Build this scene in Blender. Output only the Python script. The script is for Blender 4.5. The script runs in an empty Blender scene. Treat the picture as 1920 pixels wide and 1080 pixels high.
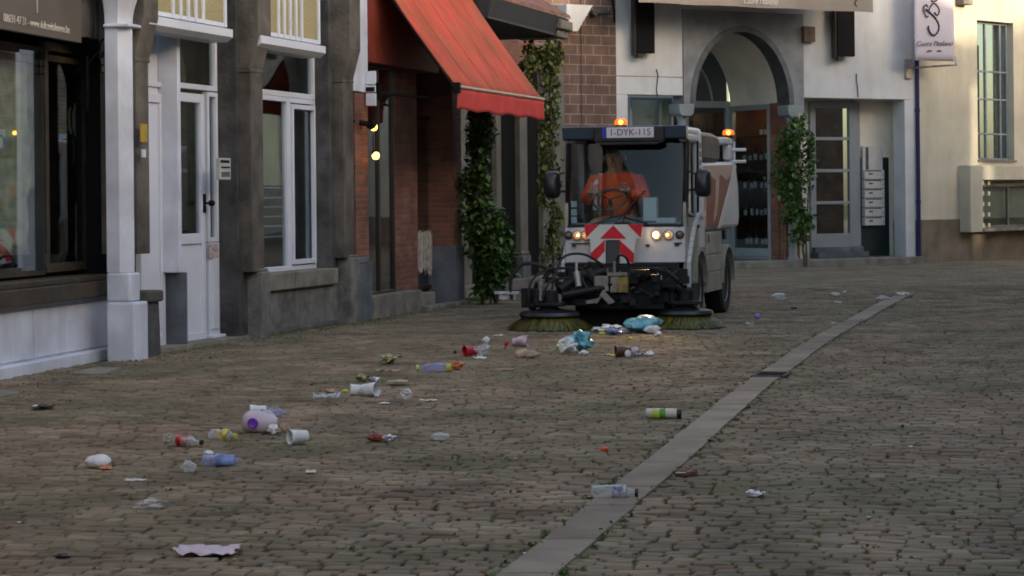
import bpy, bmesh, math, random
import numpy as np
from mathutils import Vector, Matrix, noise
sc = bpy.context.scene
PI = math.pi
# ------------------------------------------------------------------ camera
F = 4200.0; H = 1.35; R = 0.010          # focal in 1920-px units, eye height, roll
cam = bpy.data.objects.new('camera', bpy.data.cameras.new('camera'))
sc.collection.objects.link(cam); sc.camera = cam
cam.data.sensor_width = 36; cam.data.lens = F / 1920 * 36
cam.data.shift_y = -168 / 1920
cam.data.clip_start = 0.5; cam.data.clip_end = 500
cam.matrix_world = Matrix.Translation((0, 0, H)) @ Matrix.Rotation(PI/2, 4, 'X') @ Matrix.Rotation(-R, 4, 'Z')
# ------------------------------------------------------------------ sky, sun, exposure
SUN_EL = math.radians(13); SUN_D = Vector((0.80, -0.60, 0)).normalized()
w = bpy.data.worlds.new('World'); sc.world = w; w.use_nodes = True
nt = w.node_tree; bg = nt.nodes['Background']
sky = nt.nodes.new('ShaderNodeTexSky'); sky.sky_type = 'NISHITA'; sky.sun_disc = False
sky.sun_elevation = SUN_EL; sky.sun_rotation = math.atan2(SUN_D.x, SUN_D.y)
sky.air_density = 1.0; sky.dust_density = 2.5; sky.ozone_density = 1.0
tint = nt.nodes.new('ShaderNodeMix'); tint.data_type = 'RGBA'; tint.blend_type = 'MULTIPLY'; tint.inputs[0].default_value = 1; tint.inputs[7].default_value = (1.06, 1.0, .92, 1)
nt.links.new(sky.outputs[0], tint.inputs[6]); nt.links.new(tint.outputs[2], bg.inputs[0]); bg.inputs[1].default_value = 0.15
sun = bpy.data.objects.new('sun', bpy.data.lights.new('sun', 'SUN')); sc.collection.objects.link(sun)
sun.data.energy = 1.3; sun.data.angle = math.radians(1.2); sun.data.color = (1.0, 0.82, 0.60)
sun.rotation_euler = Vector((SUN_D.x, SUN_D.y, math.tan(SUN_EL))).to_track_quat('Z', 'Y').to_euler()
sc.view_settings.view_transform = 'Standard'; sc.view_settings.look = 'None'
sc.view_settings.exposure = 1.88; sc.view_settings.gamma = 1
sc.cycles.filter_width = 1.8; sc.cycles.max_bounces = 8; sc.cycles.transparent_max_bounces = 16
# ------------------------------------------------------------------ helpers
col = sc.collection
def uv(px, py):
    dx, dy = px - 960, py - 372
    return dx - R*dy, dy + R*dx
def gp(px, py, z=0.0):                       # point at height z seen at a photo pixel
    u, v = uv(px, py); Y = F*(H - z)/v
    return Vector((u/F*Y, Y, z))
def ppm(px, py):                             # photo pixels per metre at ground point
    return F / gp(px, py).y
class Wall:
    def __init__(s, O, uvp):
        s.O = Vector((O[0], O[1])); s.d = Vector((uvp/F, 1)).normalized(); s.N = Vector((s.d.y, -s.d.x))
        s.ang = math.atan2(s.d.y, s.d.x)
    def sz(s, px, py, n=0.0):
        u, v = uv(px, py)
        Y = (n + s.O.dot(s.N)) / (u/F*s.N.x + s.N.y)
        P = Vector((u/F*Y, Y))
        return (P - s.O).dot(s.d), H - v/F*Y
    def s(s, px, py=400, n=0.0): return s.sz(px, py, n)[0]
    def z(s, px, py, n=0.0): return s.sz(px, py, n)[1]
    def world(s, a, n, z=0): 
        p = s.O + s.d*a + s.N*n; return Vector((p.x, p.y, z))
def tag(o, label=None, cat=None, group=None, kind=None):
    if label: o['label'] = label
    if cat: o['category'] = cat
    if group: o['group'] = group
    if kind: o['kind'] = kind
    return o
def empty(name, loc=(0, 0, 0), rz=0, label=None, cat=None, group=None):
    o = bpy.data.objects.new(name, None); col.objects.link(o)
    o.location = loc; o.rotation_euler = (0, 0, rz); o.empty_display_size = .2
    return tag(o, label, cat, group)
class MB:
    def __init__(s): s.v = []; s.f = []; s.m = []; s.X = None
    def add(s, vs, fs, mi=0):
        b = len(s.v)
        for p in vs:
            p = Vector(p)
            if s.X is not None: p = s.X @ p
            s.v.append(p)
        for f in fs: s.f.append([b+i for i in f]); s.m.append(mi)
        return s
    def box(s, x0, x1, y0, y1, z0, z1, mi=0):
        if x0 > x1: x0, x1 = x1, x0
        if y0 > y1: y0, y1 = y1, y0
        if z0 > z1: z0, z1 = z1, z0
        return s.add([(x0,y0,z0),(x1,y0,z0),(x1,y1,z0),(x0,y1,z0),(x0,y0,z1),(x1,y0,z1),(x1,y1,z1),(x0,y1,z1)],
            [(0,3,2,1),(4,5,6,7),(0,1,5,4),(1,2,6,5),(2,3,7,6),(3,0,4,7)], mi)
    def prism(s, pts, a, b, axis='y', mi=0):
        n = len(pts)
        def P(p, t):
            return {'y': (p[0], t, p[1]), 'x': (t, p[0], p[1]), 'z': (p[0], p[1], t)}[axis]
        vs = [P(p, a) for p in pts] + [P(p, b) for p in pts]
        return s.add(vs, [list(range(n-1, -1, -1)), list(range(n, 2*n))] + [(i, (i+1) % n, n+(i+1) % n, n+i) for i in range(n)], mi)
    def tube(s, path, r, n=8, mi=0, closed=False, caps=True):
        path = [Vector(p) for p in path]; K = len(path)
        rs = r if isinstance(r, (list, tuple)) else [r]*K
        vs = []; prev = None
        for i, p in enumerate(path):
            if closed: t = path[(i+1) % K] - path[i-1]
            else: t = path[min(i+1, K-1)] - path[max(i-1, 0)]
            t.normalize()
            if prev is None: a = t.orthogonal().normalized()
            else:
                a = prev - t*prev.dot(t)
                a = a.normalized() if a.length > 1e-6 else t.orthogonal().normalized()
            prev = a; b = t.cross(a)
            for k in range(n):
                th = 2*PI*k/n; vs.append(p + (a*math.cos(th) + b*math.sin(th))*rs[i])
        fs = []
        for i in range(K if closed else K-1):
            j = (i+1) % K
            for k in range(n): fs.append((i*n+k, i*n+(k+1) % n, j*n+(k+1) % n, j*n+k))
        if caps and not closed: fs += [list(range(n-1, -1, -1)), [(K-1)*n+k for k in range(n)]]
        return s.add(vs, fs, mi)
    def lathe(s, prof, n=16, M=None, mi=0, cap0=True, cap1=True, warp=None):   # about z
        vs = []
        for (r, z) in prof:
            for k in range(n):
                th = 2*PI*k/n; p = Vector((r*math.cos(th), r*math.sin(th), z))
                if warp: p = warp(p)
                if M is not None: p = M @ p
                vs.append(p)
        fs = []; K = len(prof)
        for i in range(K-1):
            for k in range(n): fs.append((i*n+k, i*n+(k+1) % n, (i+1)*n+(k+1) % n, (i+1)*n+k))
        if cap0: fs.append(list(range(n-1, -1, -1)))
        if cap1: fs.append([(K-1)*n+k for k in range(n)])
        return s.add(vs, fs, mi)
    def cyl(s, p0, p1, r, n=12, mi=0): return s.tube([p0, p1], r, n, mi)
    def grid(s, fn, nu, nv, mi=0):
        vs = [fn(i/(nu), j/(nv)) for j in range(nv+1) for i in range(nu+1)]
        fs = [(j*(nu+1)+i, j*(nu+1)+i+1, (j+1)*(nu+1)+i+1, (j+1)*(nu+1)+i) for j in range(nv) for i in range(nu)]
        return s.add(vs, fs, mi)
    def build(s, name, mats, parent=None, bevel=0, smooth=None, solid=0, label=None, loc=None, rz=None):
        me = bpy.data.meshes.new(name); me.from_pydata(s.v, [], s.f)
        if not isinstance(mats, (list, tuple)): mats = [mats]
        for m in mats: me.materials.append(m)
        if len(mats) > 1: me.polygons.foreach_set('material_index', s.m)
        bm = bmesh.new(); bm.from_mesh(me); bmesh.ops.recalc_face_normals(bm, faces=bm.faces); bm.to_mesh(me); bm.free()
        if smooth is not None:
            me.polygons.foreach_set('use_smooth', [True]*len(me.polygons)); me.set_sharp_from_angle(angle=math.radians(smooth))
        me.update()
        o = bpy.data.objects.new(name, me); col.objects.link(o)
        if parent is not None: o.parent = parent
        if loc is not None: o.location = loc
        if rz is not None: o.rotation_euler[2] = rz
        if solid:
            md = o.modifiers.new('thick', 'SOLIDIFY'); md.thickness = solid
        if bevel:
            md = o.modifiers.new('bev', 'BEVEL'); md.width = bevel; md.segments = 2; md.limit_method = 'ANGLE'; md.angle_limit = math.radians(50)
            md.harden_normals = False
        if label: o['label'] = label
        return o
def pb(mb, W, x0, y0, x1, y1, n=0.0, dep=0.1, mi=0):      # box whose front face spans two photo corners on plane n
    s0, z1 = W.sz(x0, y0, n); s1, z0 = W.sz(x1, y1, n)
    mb.box(s0, s1, -n, -n+dep, z0, z1, mi); return (s0, s1, z0, z1)
def text(name, s, size, mat, parent, M, extrude=0.002, align='CENTER', sx=1.0, shear=0.0):
    c = bpy.data.curves.new(name, 'FONT'); c.body = s; c.size = size; c.align_x = align; c.align_y = 'CENTER'; c.extrude = extrude; c.shear = shear
    t = bpy.data.objects.new(name, c); col.objects.link(t)
    bpy.context.view_layer.update()
    me = bpy.data.meshes.new_from_object(t.evaluated_get(bpy.context.evaluated_depsgraph_get()))
    bpy.data.objects.remove(t)
    me.transform(M @ Matrix.Diagonal((sx, 1, 1, 1))); me.materials.clear(); me.materials.append(mat)
    o = bpy.data.objects.new(name, me); col.objects.link(o); o.parent = parent
    return o
FRONT = Matrix.Rotation(PI/2, 4, 'X')      # text facing local -y
# ------------------------------------------------------------------ materials
def nodes(name):
    m = bpy.data.materials.new(name); m.use_nodes = True; t = m.node_tree
    return m, t, t.nodes['Principled BSDF'], t.nodes, t.links
def mat(name, c, rough=.6, var=.18, scale=6, bump=.0, metal=0, spec=.5, bscale=None, emit=None, es=0, c2=None, det=6, cut=(.35,.65), streak=0):
    m, t, b, N, L = nodes(name)
    b.inputs['Roughness'].default_value = rough; b.inputs['Metallic'].default_value = metal
    b.inputs['Specular IOR Level'].default_value = spec
    tc = N.new('ShaderNodeTexCoord'); nz = N.new('ShaderNodeTexNoise'); nz.inputs['Scale'].default_value = scale; nz.inputs['Detail'].default_value = det
    L.new(tc.outputs['Object'], nz.inputs['Vector'])
    cr = N.new('ShaderNodeValToRGB'); L.new(nz.outputs['Fac'], cr.inputs['Fac'])
    c2 = c2 or tuple(x*(1-var) for x in c); c1 = tuple(min(1, x*(1+var*.5)) for x in c)
    cr.color_ramp.elements[0].position = cut[0]; cr.color_ramp.elements[1].position = cut[1]
    cr.color_ramp.elements[0].color = (*c2, 1); cr.color_ramp.elements[1].color = (*c1, 1)
    if streak:
        mp = N.new('ShaderNodeMapping'); L.new(tc.outputs['Object'], mp.inputs[0]); mp.inputs['Scale'].default_value = (3.2, 3.2, .5)
        ns = N.new('ShaderNodeTexNoise'); ns.inputs['Scale'].default_value = 1; ns.inputs['Detail'].default_value = 7; ns.inputs['Roughness'].default_value = .65; L.new(mp.outputs[0], ns.inputs['Vector'])
        nb_ = N.new('ShaderNodeTexNoise'); nb_.inputs['Scale'].default_value = 1.1; nb_.inputs['Detail'].default_value = 8; L.new(tc.outputs['Object'], nb_.inputs['Vector'])
        ml = N.new('ShaderNodeMath'); ml.operation = 'ADD'; L.new(ns.outputs['Fac'], ml.inputs[0]); L.new(nb_.outputs['Fac'], ml.inputs[1])
        rr = N.new('ShaderNodeMapRange'); rr.inputs[1].default_value = .75; rr.inputs[2].default_value = 1.15; rr.inputs[3].default_value = 1-streak; rr.inputs[4].default_value = 1; L.new(ml.outputs[0], rr.inputs[0])
        mm = N.new('ShaderNodeMix'); mm.data_type = 'RGBA'; mm.blend_type = 'MULTIPLY'; mm.inputs[0].default_value = 1; L.new(cr.outputs[0], mm.inputs[6]); L.new(rr.outputs[0], mm.inputs[7]); L.new(mm.outputs[2], b.inputs['Base Color'])
    else: L.new(cr.outputs[0], b.inputs['Base Color'])
    mr = N.new('ShaderNodeMapRange'); L.new(nz.outputs['Fac'], mr.inputs[0])
    mr.inputs[3].default_value = max(0.02, rough-.1); mr.inputs[4].default_value = min(1, rough+.1); L.new(mr.outputs[0], b.inputs['Roughness'])
    if bump:
        n2 = N.new('ShaderNodeTexNoise'); n2.inputs['Scale'].default_value = bscale or scale*6; n2.inputs['Detail'].default_value = 5
        L.new(tc.outputs['Object'], n2.inputs['Vector'])
        bp = N.new('ShaderNodeBump'); bp.inputs['Strength'].default_value = bump; bp.inputs['Distance'].default_value = .02
        L.new(n2.outputs['Fac'], bp.inputs['Height']); L.new(bp.outputs[0], b.inputs['Normal'])
    if emit: b.inputs['Emission Color'].default_value = (*emit, 1); b.inputs['Emission Strength'].default_value = es
    return m
def brick_mat(name, c1, c2, mortar, bw, bh, ms=.012, rough=.85, stain=None, offset=.5):
    m, t, b, N, L = nodes(name); b.inputs['Roughness'].default_value = rough
    tc = N.new('ShaderNodeTexCoord'); sp = N.new('ShaderNodeSeparateXYZ'); L.new(tc.outputs['Object'], sp.inputs[0])
    ad = N.new('ShaderNodeMath'); L.new(sp.outputs[0], ad.inputs[0]); L.new(sp.outputs[1], ad.inputs[1])
    cb = N.new('ShaderNodeCombineXYZ'); L.new(ad.outputs[0], cb.inputs[0]); L.new(sp.outputs[2], cb.inputs[1])
    br = N.new('ShaderNodeTexBrick'); L.new(cb.outputs[0], br.inputs['Vector'])
    br.inputs['Scale'].default_value = 1; br.inputs['Brick Width'].default_value = bw; br.inputs['Row Height'].default_value = bh
    br.inputs['Mortar Size'].default_value = ms; br.inputs['Mortar Smooth'].default_value = .3; br.offset = offset
    br.inputs['Color1'].default_value = (*c1, 1); br.inputs['Color2'].default_value = (*c2, 1); br.inputs['Mortar'].default_value = (*mortar, 1)
    nz = N.new('ShaderNodeTexNoise'); nz.inputs['Scale'].default_value = 3; nz.inputs['Detail'].default_value = 8; L.new(tc.outputs['Object'], nz.inputs['Vector'])
    mx = N.new('ShaderNodeMix'); mx.data_type = 'RGBA'; mx.blend_type = 'MULTIPLY'; mx.inputs[0].default_value = .8
    cr = N.new('ShaderNodeValToRGB'); cr.color_ramp.elements[0].position = .3; cr.color_ramp.elements[0].color = (.45, .42, .4, 1); cr.color_ramp.elements[1].position = .7; cr.color_ramp.elements[1].color = (1.1, 1.1, 1.1, 1)
    L.new(nz.outputs['Fac'], cr.inputs[0]); L.new(br.outputs['Color'], mx.inputs[6]); L.new(cr.outputs[0], mx.inputs[7]); L.new(mx.outputs[2], b.inputs['Base Color'])
    n2 = N.new('ShaderNodeTexNoise'); n2.inputs['Scale'].default_value = 60; L.new(tc.outputs['Object'], n2.inputs['Vector'])
    iv = N.new('ShaderNodeMath'); iv.operation = 'MULTIPLY_ADD'; L.new(br.outputs['Fac'], iv.inputs[0]); iv.inputs[1].default_value = -1; L.new(n2.outputs['Fac'], iv.inputs[2])
    bp = N.new('ShaderNodeBump'); bp.inputs['Strength'].default_value = .6; bp.inputs['Distance'].default_value = .01
    L.new(iv.outputs[0], bp.inputs['Height']); L.new(bp.outputs[0], b.inputs['Normal'])
    return m
def glass_mat(name, tint=(.75, .8, .8), refl=.12, rough=.01, alpha=None):
    m = bpy.data.materials.new(name); m.use_nodes = True; t = m.node_tree; N, L = t.nodes, t.links; N.remove(N['Principled BSDF'])
    out = N['Material Output']; tr = N.new('ShaderNodeBsdfTransparent'); tr.inputs[0].default_value = (*tint, 1)
    gl = N.new('ShaderNodeBsdfGlossy'); gl.inputs['Roughness'].default_value = rough; gl.inputs[0].default_value = (.9, .95, 1, 1)
    lw = N.new('ShaderNodeLayerWeight'); lw.inputs[0].default_value = .5; p5 = N.new('ShaderNodeMath'); p5.operation = 'POWER'; p5.inputs[1].default_value = 5; L.new(lw.outputs['Facing'], p5.inputs[0])
    fr = N.new('ShaderNodeMath'); fr.operation = 'MULTIPLY_ADD'; fr.inputs[1].default_value = .9; fr.inputs[2].default_value = .02; L.new(p5.outputs[0], fr.inputs[0])
    tc = N.new('ShaderNodeTexCoord'); nz = N.new('ShaderNodeTexNoise'); nz.inputs['Scale'].default_value = 1.2; L.new(tc.outputs['Object'], nz.inputs['Vector'])
    bp = N.new('ShaderNodeBump'); bp.inputs['Strength'].default_value = .03; bp.inputs['Distance'].default_value = .05; L.new(nz.outputs['Fac'], bp.inputs['Height']); L.new(bp.outputs[0], gl.inputs['Normal'])
    ad = N.new('ShaderNodeMath'); ad.operation = 'ADD'; ad.use_clamp = True; L.new(fr.outputs[0], ad.inputs[0]); ad.inputs[1].default_value = refl
    mx = N.new('ShaderNodeMixShader'); L.new(ad.outputs[0], mx.inputs[0]); L.new(tr.outputs[0], mx.inputs[1]); L.new(gl.outputs[0], mx.inputs[2]); L.new(mx.outputs[0], out.inputs[0])
    return m
def plastic_clear(name, c=(.8, .85, .88), op=.45):
    m = bpy.data.materials.new(name); m.use_nodes = True; t = m.node_tree; N, L = t.nodes, t.links; b = N['Principled BSDF']
    b.inputs['Base Color'].default_value = (*c, 1); b.inputs['Roughness'].default_value = .15
    lw = N.new('ShaderNodeLayerWeight'); lw.inputs[0].default_value = .35
    mr = N.new('ShaderNodeMapRange'); mr.inputs[3].default_value = op*.5; mr.inputs[4].default_value = min(1, op+.45); L.new(lw.outputs['Facing'], mr.inputs[0]); L.new(mr.outputs[0], b.inputs['Alpha'])
    return m
M = {}
M['white'] = mat('white_paint', (.62, .66, .78), .6, .12, 3, .15, c2=(.52, .545, .63), streak=.2)
M['white_pvc'] = mat('white_pvc', (.62, .65, .75), .35, .06, 2)
M['stone'] = mat('grey_stone', (.20, .195, .185), .85, .4, 5, .5, c2=(.12, .118, .112), streak=.35, spec=.2)
M['stone_dk'] = mat('dark_bluestone', (.095, .094, .096), .85, .4, 4, .5, c2=(.050, .050, .052), streak=.4, spec=.2)
M['stone_br'] = mat('brown_stone', (.135, .12, .105), .85, .35, 4, .45, c2=(.08, .073, .066), streak=.35, spec=.2)
M['sillstone'] = mat('sill_stone', (.24, .22, .19), .85, .3, 5, .4, spec=.2, streak=.2)
M['cream'] = mat('cream_plaster', (.56, .525, .43), .85, .10, 1.5, .25, bscale=60, streak=.16)
M['loggia'] = mat('loggia_plaster', (.72, .68, .60), .85, .12, 1.5, .2, bscale=60)
M['white_pl'] = mat('white_plaster', (.62, .63, .66), .8, .14, 1.2, .2, bscale=50, streak=.16)
M['taupe'] = mat('taupe_plinth', (.20, .165, .125), .85, .3, 2, .3, streak=.35)
M['brown_wd'] = mat('brown_wood', (.062, .050, .038), .6, .3, 8, .1, spec=.2)
M['sign_br'] = mat('brown_sign', (.095, .078, .062), .5, .15, 3)
M['black'] = mat('black_paint', (.008, .008, .010), .8, .3, 8, spec=.15)
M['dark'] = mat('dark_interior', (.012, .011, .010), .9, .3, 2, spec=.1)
M['int_cream'] = mat('interior_cream', (.72, .68, .48), .8, .2, 2)
M['int_brown'] = mat('interior_brown', (.16, .09, .035), .8, .4, 2)
M['curtain'] = mat('net_curtain', (.75, .72, .52), .9, .3, 9)
M['redbrick'] = brick_mat('red_brick', (.30, .10, .06), (.20, .065, .042), (.16, .12, .10), .22, .065)
M['block'] = brick_mat('brown_block', (.17, .105, .085), (.14, .085, .072), (.30, .25, .22), .34, .178, .010)
M['farbrick'] = brick_mat('street_brick', (.42, .26, .17), (.34, .2, .13), (.4, .36, .3), .22, .07)
M['bluegrey'] = mat('bluegrey_paint', (.24, .27, .29), .5, .1, 3)
M['plinth_bl'] = mat('blue_plinth', (.13, .145, .17), .8, .3, 4, .3, streak=.3, spec=.2)
M['redfascia'] = mat('red_fascia', (.17, .03, .018), .55, .3, 3)
M['awning'] = mat('red_awning_fabric', (.60, .105, .070), .95, .12, 1.6, .1, c2=(.40, .115, .068), bscale=300, streak=.25, spec=.1)
M['valance'] = mat('red_valance_fabric', (.60, .055, .045), .85, .15, 3)
M['bar'] = mat('awning_bar', (.30, .22, .14), .4, .1, 3, metal=.3)
M['gutter'] = mat('dark_eave', (.03, .032, .036), .6, .3, 3)
M['eavetop'] = mat('eave_wood', (.17, .15, .12), .7, .4, 5, .2)
M['greypil'] = mat('grey_pilaster', (.15, .14, .115), .8, .25, 3, .2)
M['blue'] = mat('navy_pipe', (.012, .014, .09), .35, .2, 3)
M['glass'] = glass_mat('window_glass', refl=.10)
M['glass_shop'] = glass_mat('shop_glass', refl=.20)
M['glass_ws'] = glass_mat('windscreen_glass', (.74, .80, .82), refl=.005)
M['metal'] = mat('galvanised', (.45, .43, .40), .4, .2, 10, metal=.8)
M['leaf'] = None
def leaf_mat(name, a, b_):
    m, t, b, N, L = nodes(name); g = N.new('ShaderNodeNewGeometry'); cr = N.new('ShaderNodeValToRGB')
    cr.color_ramp.elements[0].color = (*a, 1); cr.color_ramp.elements[1].color = (*b_, 1); L.new(g.outputs['Random Per Island'], cr.inputs[0])
    L.new(cr.outputs[0], b.inputs['Base Color']); b.inputs['Roughness'].default_value = .45
    b.inputs['Subsurface Weight'].default_value = 0
    return m
M['ivy'] = leaf_mat('ivy_leaves', (.012, .03, .006), (.085, .16, .028))
M['ivy2'] = leaf_mat('creeper_leaves', (.025, .038, .010), (.15, .165, .03))
M['jasmine'] = leaf_mat('climber_leaves', (.02, .05, .01), (.11, .19, .04))
M['bark'] = mat('vine_bark', (.12, .085, .055), .9, .3, 20, .3)
def leaves(mb, pts, lo, hi, rng, mi=0, droop=.5):
    for p in pts:
        L_ = lo*.6 + (hi*1.15-lo*.6)*rng.random()**1.4; W_ = L_*rng.uniform(.32, .45)
        a = rng.uniform(0, 2*PI); tilt = rng.gauss(-droop, .5)
        d = Vector((math.cos(a)*math.cos(tilt), math.sin(a)*math.cos(tilt), math.sin(tilt)))
        sd = d.cross(Vector((0, 0, 1))).normalized() if abs(d.z) < .98 else Vector((1, 0, 0))
        up = sd.cross(d); sd = (sd + up*rng.uniform(-.6, .6)).normalized(); up = sd.cross(d)
        P = Vector(p)
        mb.add([P, P + d*L_*.4 + sd*W_ + up*W_*.3, P + d*L_, P + d*L_*.4 - sd*W_ + up*W_*.3, P + d*L_*.45], [(0, 1, 4), (1, 2, 4), (2, 3, 4), (3, 0, 4)], mi)
# ------------------------------------------------------------------ ground
def paving_mat(name, islands):
    m, t, b, N, L = nodes(name); b.inputs['Roughness'].default_value = .85; b.inputs['Specular IOR Level'].default_value = .06
    g = N.new('ShaderNodeNewGeometry'); mp = N.new('ShaderNodeMapping'); mp.vector_type = 'POINT'
    L.new(g.outputs['Position'], mp.inputs[0]); mp.inputs['Rotation'].default_value = (0, 0, -GANG)
    cr = N.new('ShaderNodeValToRGB'); e = cr.color_ramp.elements
    e[0].position = 0; e[0].color = (.165, .12, .083, 1); e[1].position = 1; e[1].color = (.30, .25, .18, 1)
    for p_, c_ in ((.25, (.225, .168, .122, 1)), (.5, (.26, .20, .145, 1)), (.7, (.195, .165, .128, 1)), (.85, (.265, .185, .13, 1))):
        q = e.new(p_); q.color = c_
    if islands:
        L.new(g.outputs['Random Per Island'], cr.inputs[0]); colr = cr.outputs[0]; fac = None
    else:
        br = N.new('ShaderNodeTexBrick'); L.new(mp.outputs[0], br.inputs['Vector']); br.inputs['Scale'].default_value = 1
        br.inputs['Brick Width'].default_value = .085; br.inputs['Row Height'].default_value = .112; br.inputs['Mortar Size'].default_value = .003; br.inputs['Mortar Smooth'].default_value = .2
        br.inputs['Color1'].default_value = (0, 0, 0, 1); br.inputs['Color2'].default_value = (1, 1, 1, 1); br.inputs['Mortar'].default_value = (.5, .5, .5, 1)
        L.new(br.outputs['Color'], cr.inputs[0]); colr = cr.outputs[0]; fac = br.outputs['Fac']
    # large-scale dirt and moss
    n1 = N.new('ShaderNodeTexNoise'); n1.inputs['Scale'].default_value = .55; n1.inputs['Detail'].default_value = 6; n1.inputs['Roughness'].default_value = .6; L.new(g.outputs['Position'], n1.inputs['Vector'])
    r1 = N.new('ShaderNodeValToRGB'); r1.color_ramp.elements[0].position = .42; r1.color_ramp.elements[0].color = (0, 0, 0, 1); r1.color_ramp.elements[1].position = .62; r1.color_ramp.elements[1].color = (.6, .6, .6, 1); L.new(n1.outputs['Fac'], r1.inputs[0])
    mx = N.new('ShaderNodeMix'); mx.data_type = 'RGBA'; L.new(r1.outputs[0], mx.inputs[0]); L.new(colr, mx.inputs[6]); mx.inputs[7].default_value = (.145, .14, .088, 1)
    n2 = N.new('ShaderNodeTexNoise'); n2.inputs['Scale'].default_value = 1.7; n2.inputs['Detail'].default_value = 8; L.new(g.outputs['Position'], n2.inputs['Vector'])
    r2 = N.new('ShaderNodeMapRange'); r2.inputs[1].default_value = .3; r2.inputs[2].default_value = .7; r2.inputs[3].default_value = .62; r2.inputs[4].default_value = 1.2; L.new(n2.outputs['Fac'], r2.inputs[0])
    m2 = N.new('ShaderNodeMix'); m2.data_type = 'RGBA'; m2.blend_type = 'MULTIPLY'; m2.inputs[0].default_value = 1; L.new(mx.outputs[2], m2.inputs[6]); L.new(r2.outputs[0], m2.inputs[7])
    last = m2.outputs[2]
    if fac is not None:
        m3 = N.new('ShaderNodeMix'); m3.data_type = 'RGBA'; L.new(fac, m3.inputs[0]); L.new(last, m3.inputs[6]); m3.inputs[7].default_value = (.12, .105, .075, 1); last = m3.outputs[2]
    L.new(last, b.inputs['Base Color'])
    n3 = N.new('ShaderNodeTexNoise'); n3.inputs['Scale'].default_value = 45; n3.inputs['Detail'].default_value = 5; L.new(g.outputs['Position'], n3.inputs['Vector'])
    bp = N.new('ShaderNodeBump'); bp.inputs['Strength'].default_value = .5; bp.inputs['Distance'].default_value = .006
    if fac is not None:
        iv = N.new('ShaderNodeMath'); iv.operation = 'MULTIPLY_ADD'; L.new(fac, iv.inputs[0]); iv.inputs[1].default_value = -1.5; L.new(n3.outputs['Fac'], iv.inputs[2]); L.new(iv.outputs[0], bp.inputs['Height'])
        bp.inputs['Strength'].default_value = .25; bp.inputs['Distance'].default_value = .005
    else: L.new(n3.outputs['Fac'], bp.inputs['Height'])
    L.new(bp.outputs[0], b.inputs['Normal'])
    return m
GE = [Vector((-.69, 5.0)), Vector((-.07, 8.0)), Vector((.595, 11.1)), Vector((1.60, 15.9)), Vector((2.78, 21.0)), Vector((4.55, 27.9)), Vector((5.35, 30.8))]
GANG = math.atan2(4.8, 1.0)
def gutx(Y):
    for a, b_ in zip(GE, GE[1:]):
        if a.y <= Y <= b_.y: return a.x + (b_.x-a.x)*(Y-a.y)/(b_.y-a.y)
    return None
M['paving_far'] = paving_mat('sett_paving_far', False); M['setts'] = paving_mat('setts', True)
M['moss'] = mat('moss_joint', (.060, .088, .022), .95, .5, 1.0, .6, c2=(.038, .032, .018), bscale=40, cut=(.42, .58), spec=.05)
M['slab'] = leaf_mat('gutter_slabs', (.235, .19, .15), (.32, .265, .21))
sb_ = M['slab'].node_tree; 
pb_ = sb_.nodes['Principled BSDF']; pb_.inputs['Roughness'].default_value = .9; pb_.inputs['Specular IOR Level'].default_value = .08
n_ = sb_.nodes.new('ShaderNodeTexNoise'); n_.inputs['Scale'].default_value = 3; n_.inputs['Detail'].default_value = 9
g_ = sb_.nodes.new('ShaderNodeNewGeometry'); sb_.links.new(g_.outputs['Position'], n_.inputs['Vector'])
mm_ = sb_.nodes.new('ShaderNodeMix'); mm_.data_type = 'RGBA'; mm_.blend_type = 'MULTIPLY'; mm_.inputs[0].default_value = .6
l_ = pb_.inputs['Base Color'].links[0].from_socket; sb_.links.new(l_, mm_.inputs[6]); sb_.links.new(n_.outputs['Fac'], mm_.inputs[7]); 
rr_ = sb_.nodes.new('ShaderNodeMapRange'); rr_.inputs[1].default_value = .3; rr_.inputs[2].default_value = .7; rr_.inputs[3].default_value = .5; rr_.inputs[4].default_value = 1.15
sb_.links.new(n_.outputs['Fac'], rr_.inputs[0]); sb_.links.new(rr_.outputs[0], mm_.inputs[7]); sb_.links.new(mm_.outputs[2], pb_.inputs['Base Color'])
NEAR1 = 33.0
mb = MB(); mb.add([(-250, -60, -.012), (250, -60, -.012), (250, 300, -.012), (-250, 300, -.012)], [(0, 1, 2, 3)])
tag(mb.build('ground', M['moss']), kind='structure')
mb = MB(); Z = -.003
mb.add([(-60, NEAR1, Z), (60, NEAR1, Z), (60, 120, Z), (-60, 120, Z), (-60, -30, Z), (60, -30, Z), (60, 6.2, Z), (-60, 6.2, Z),
        (-60, 6.2, Z), (-8.5, 6.2, Z), (-8.5, NEAR1, Z), (-60, NEAR1, Z), (8.5, 6.2, Z), (60, 6.2, Z), (60, NEAR1, Z), (8.5, NEAR1, Z)],
       [(0, 1, 2, 3), (4, 5, 6, 7), (8, 9, 10, 11), (12, 13, 14, 15)])
tag(mb.build('street_paving', M['paving_far']), kind='structure')
# walls' frames
W1 = Wall(gp(200, 668).xy, 800)
W2 = Wall((-4.04, 17.10), 1218)
W4 = Wall((.194, 34.5), 1218)
WC = Wall(gp(1380, 503).xy, 7040)
WD = Wall(WC.world(WC.s(1718, 490), -.02).xy, 4100)
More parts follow.
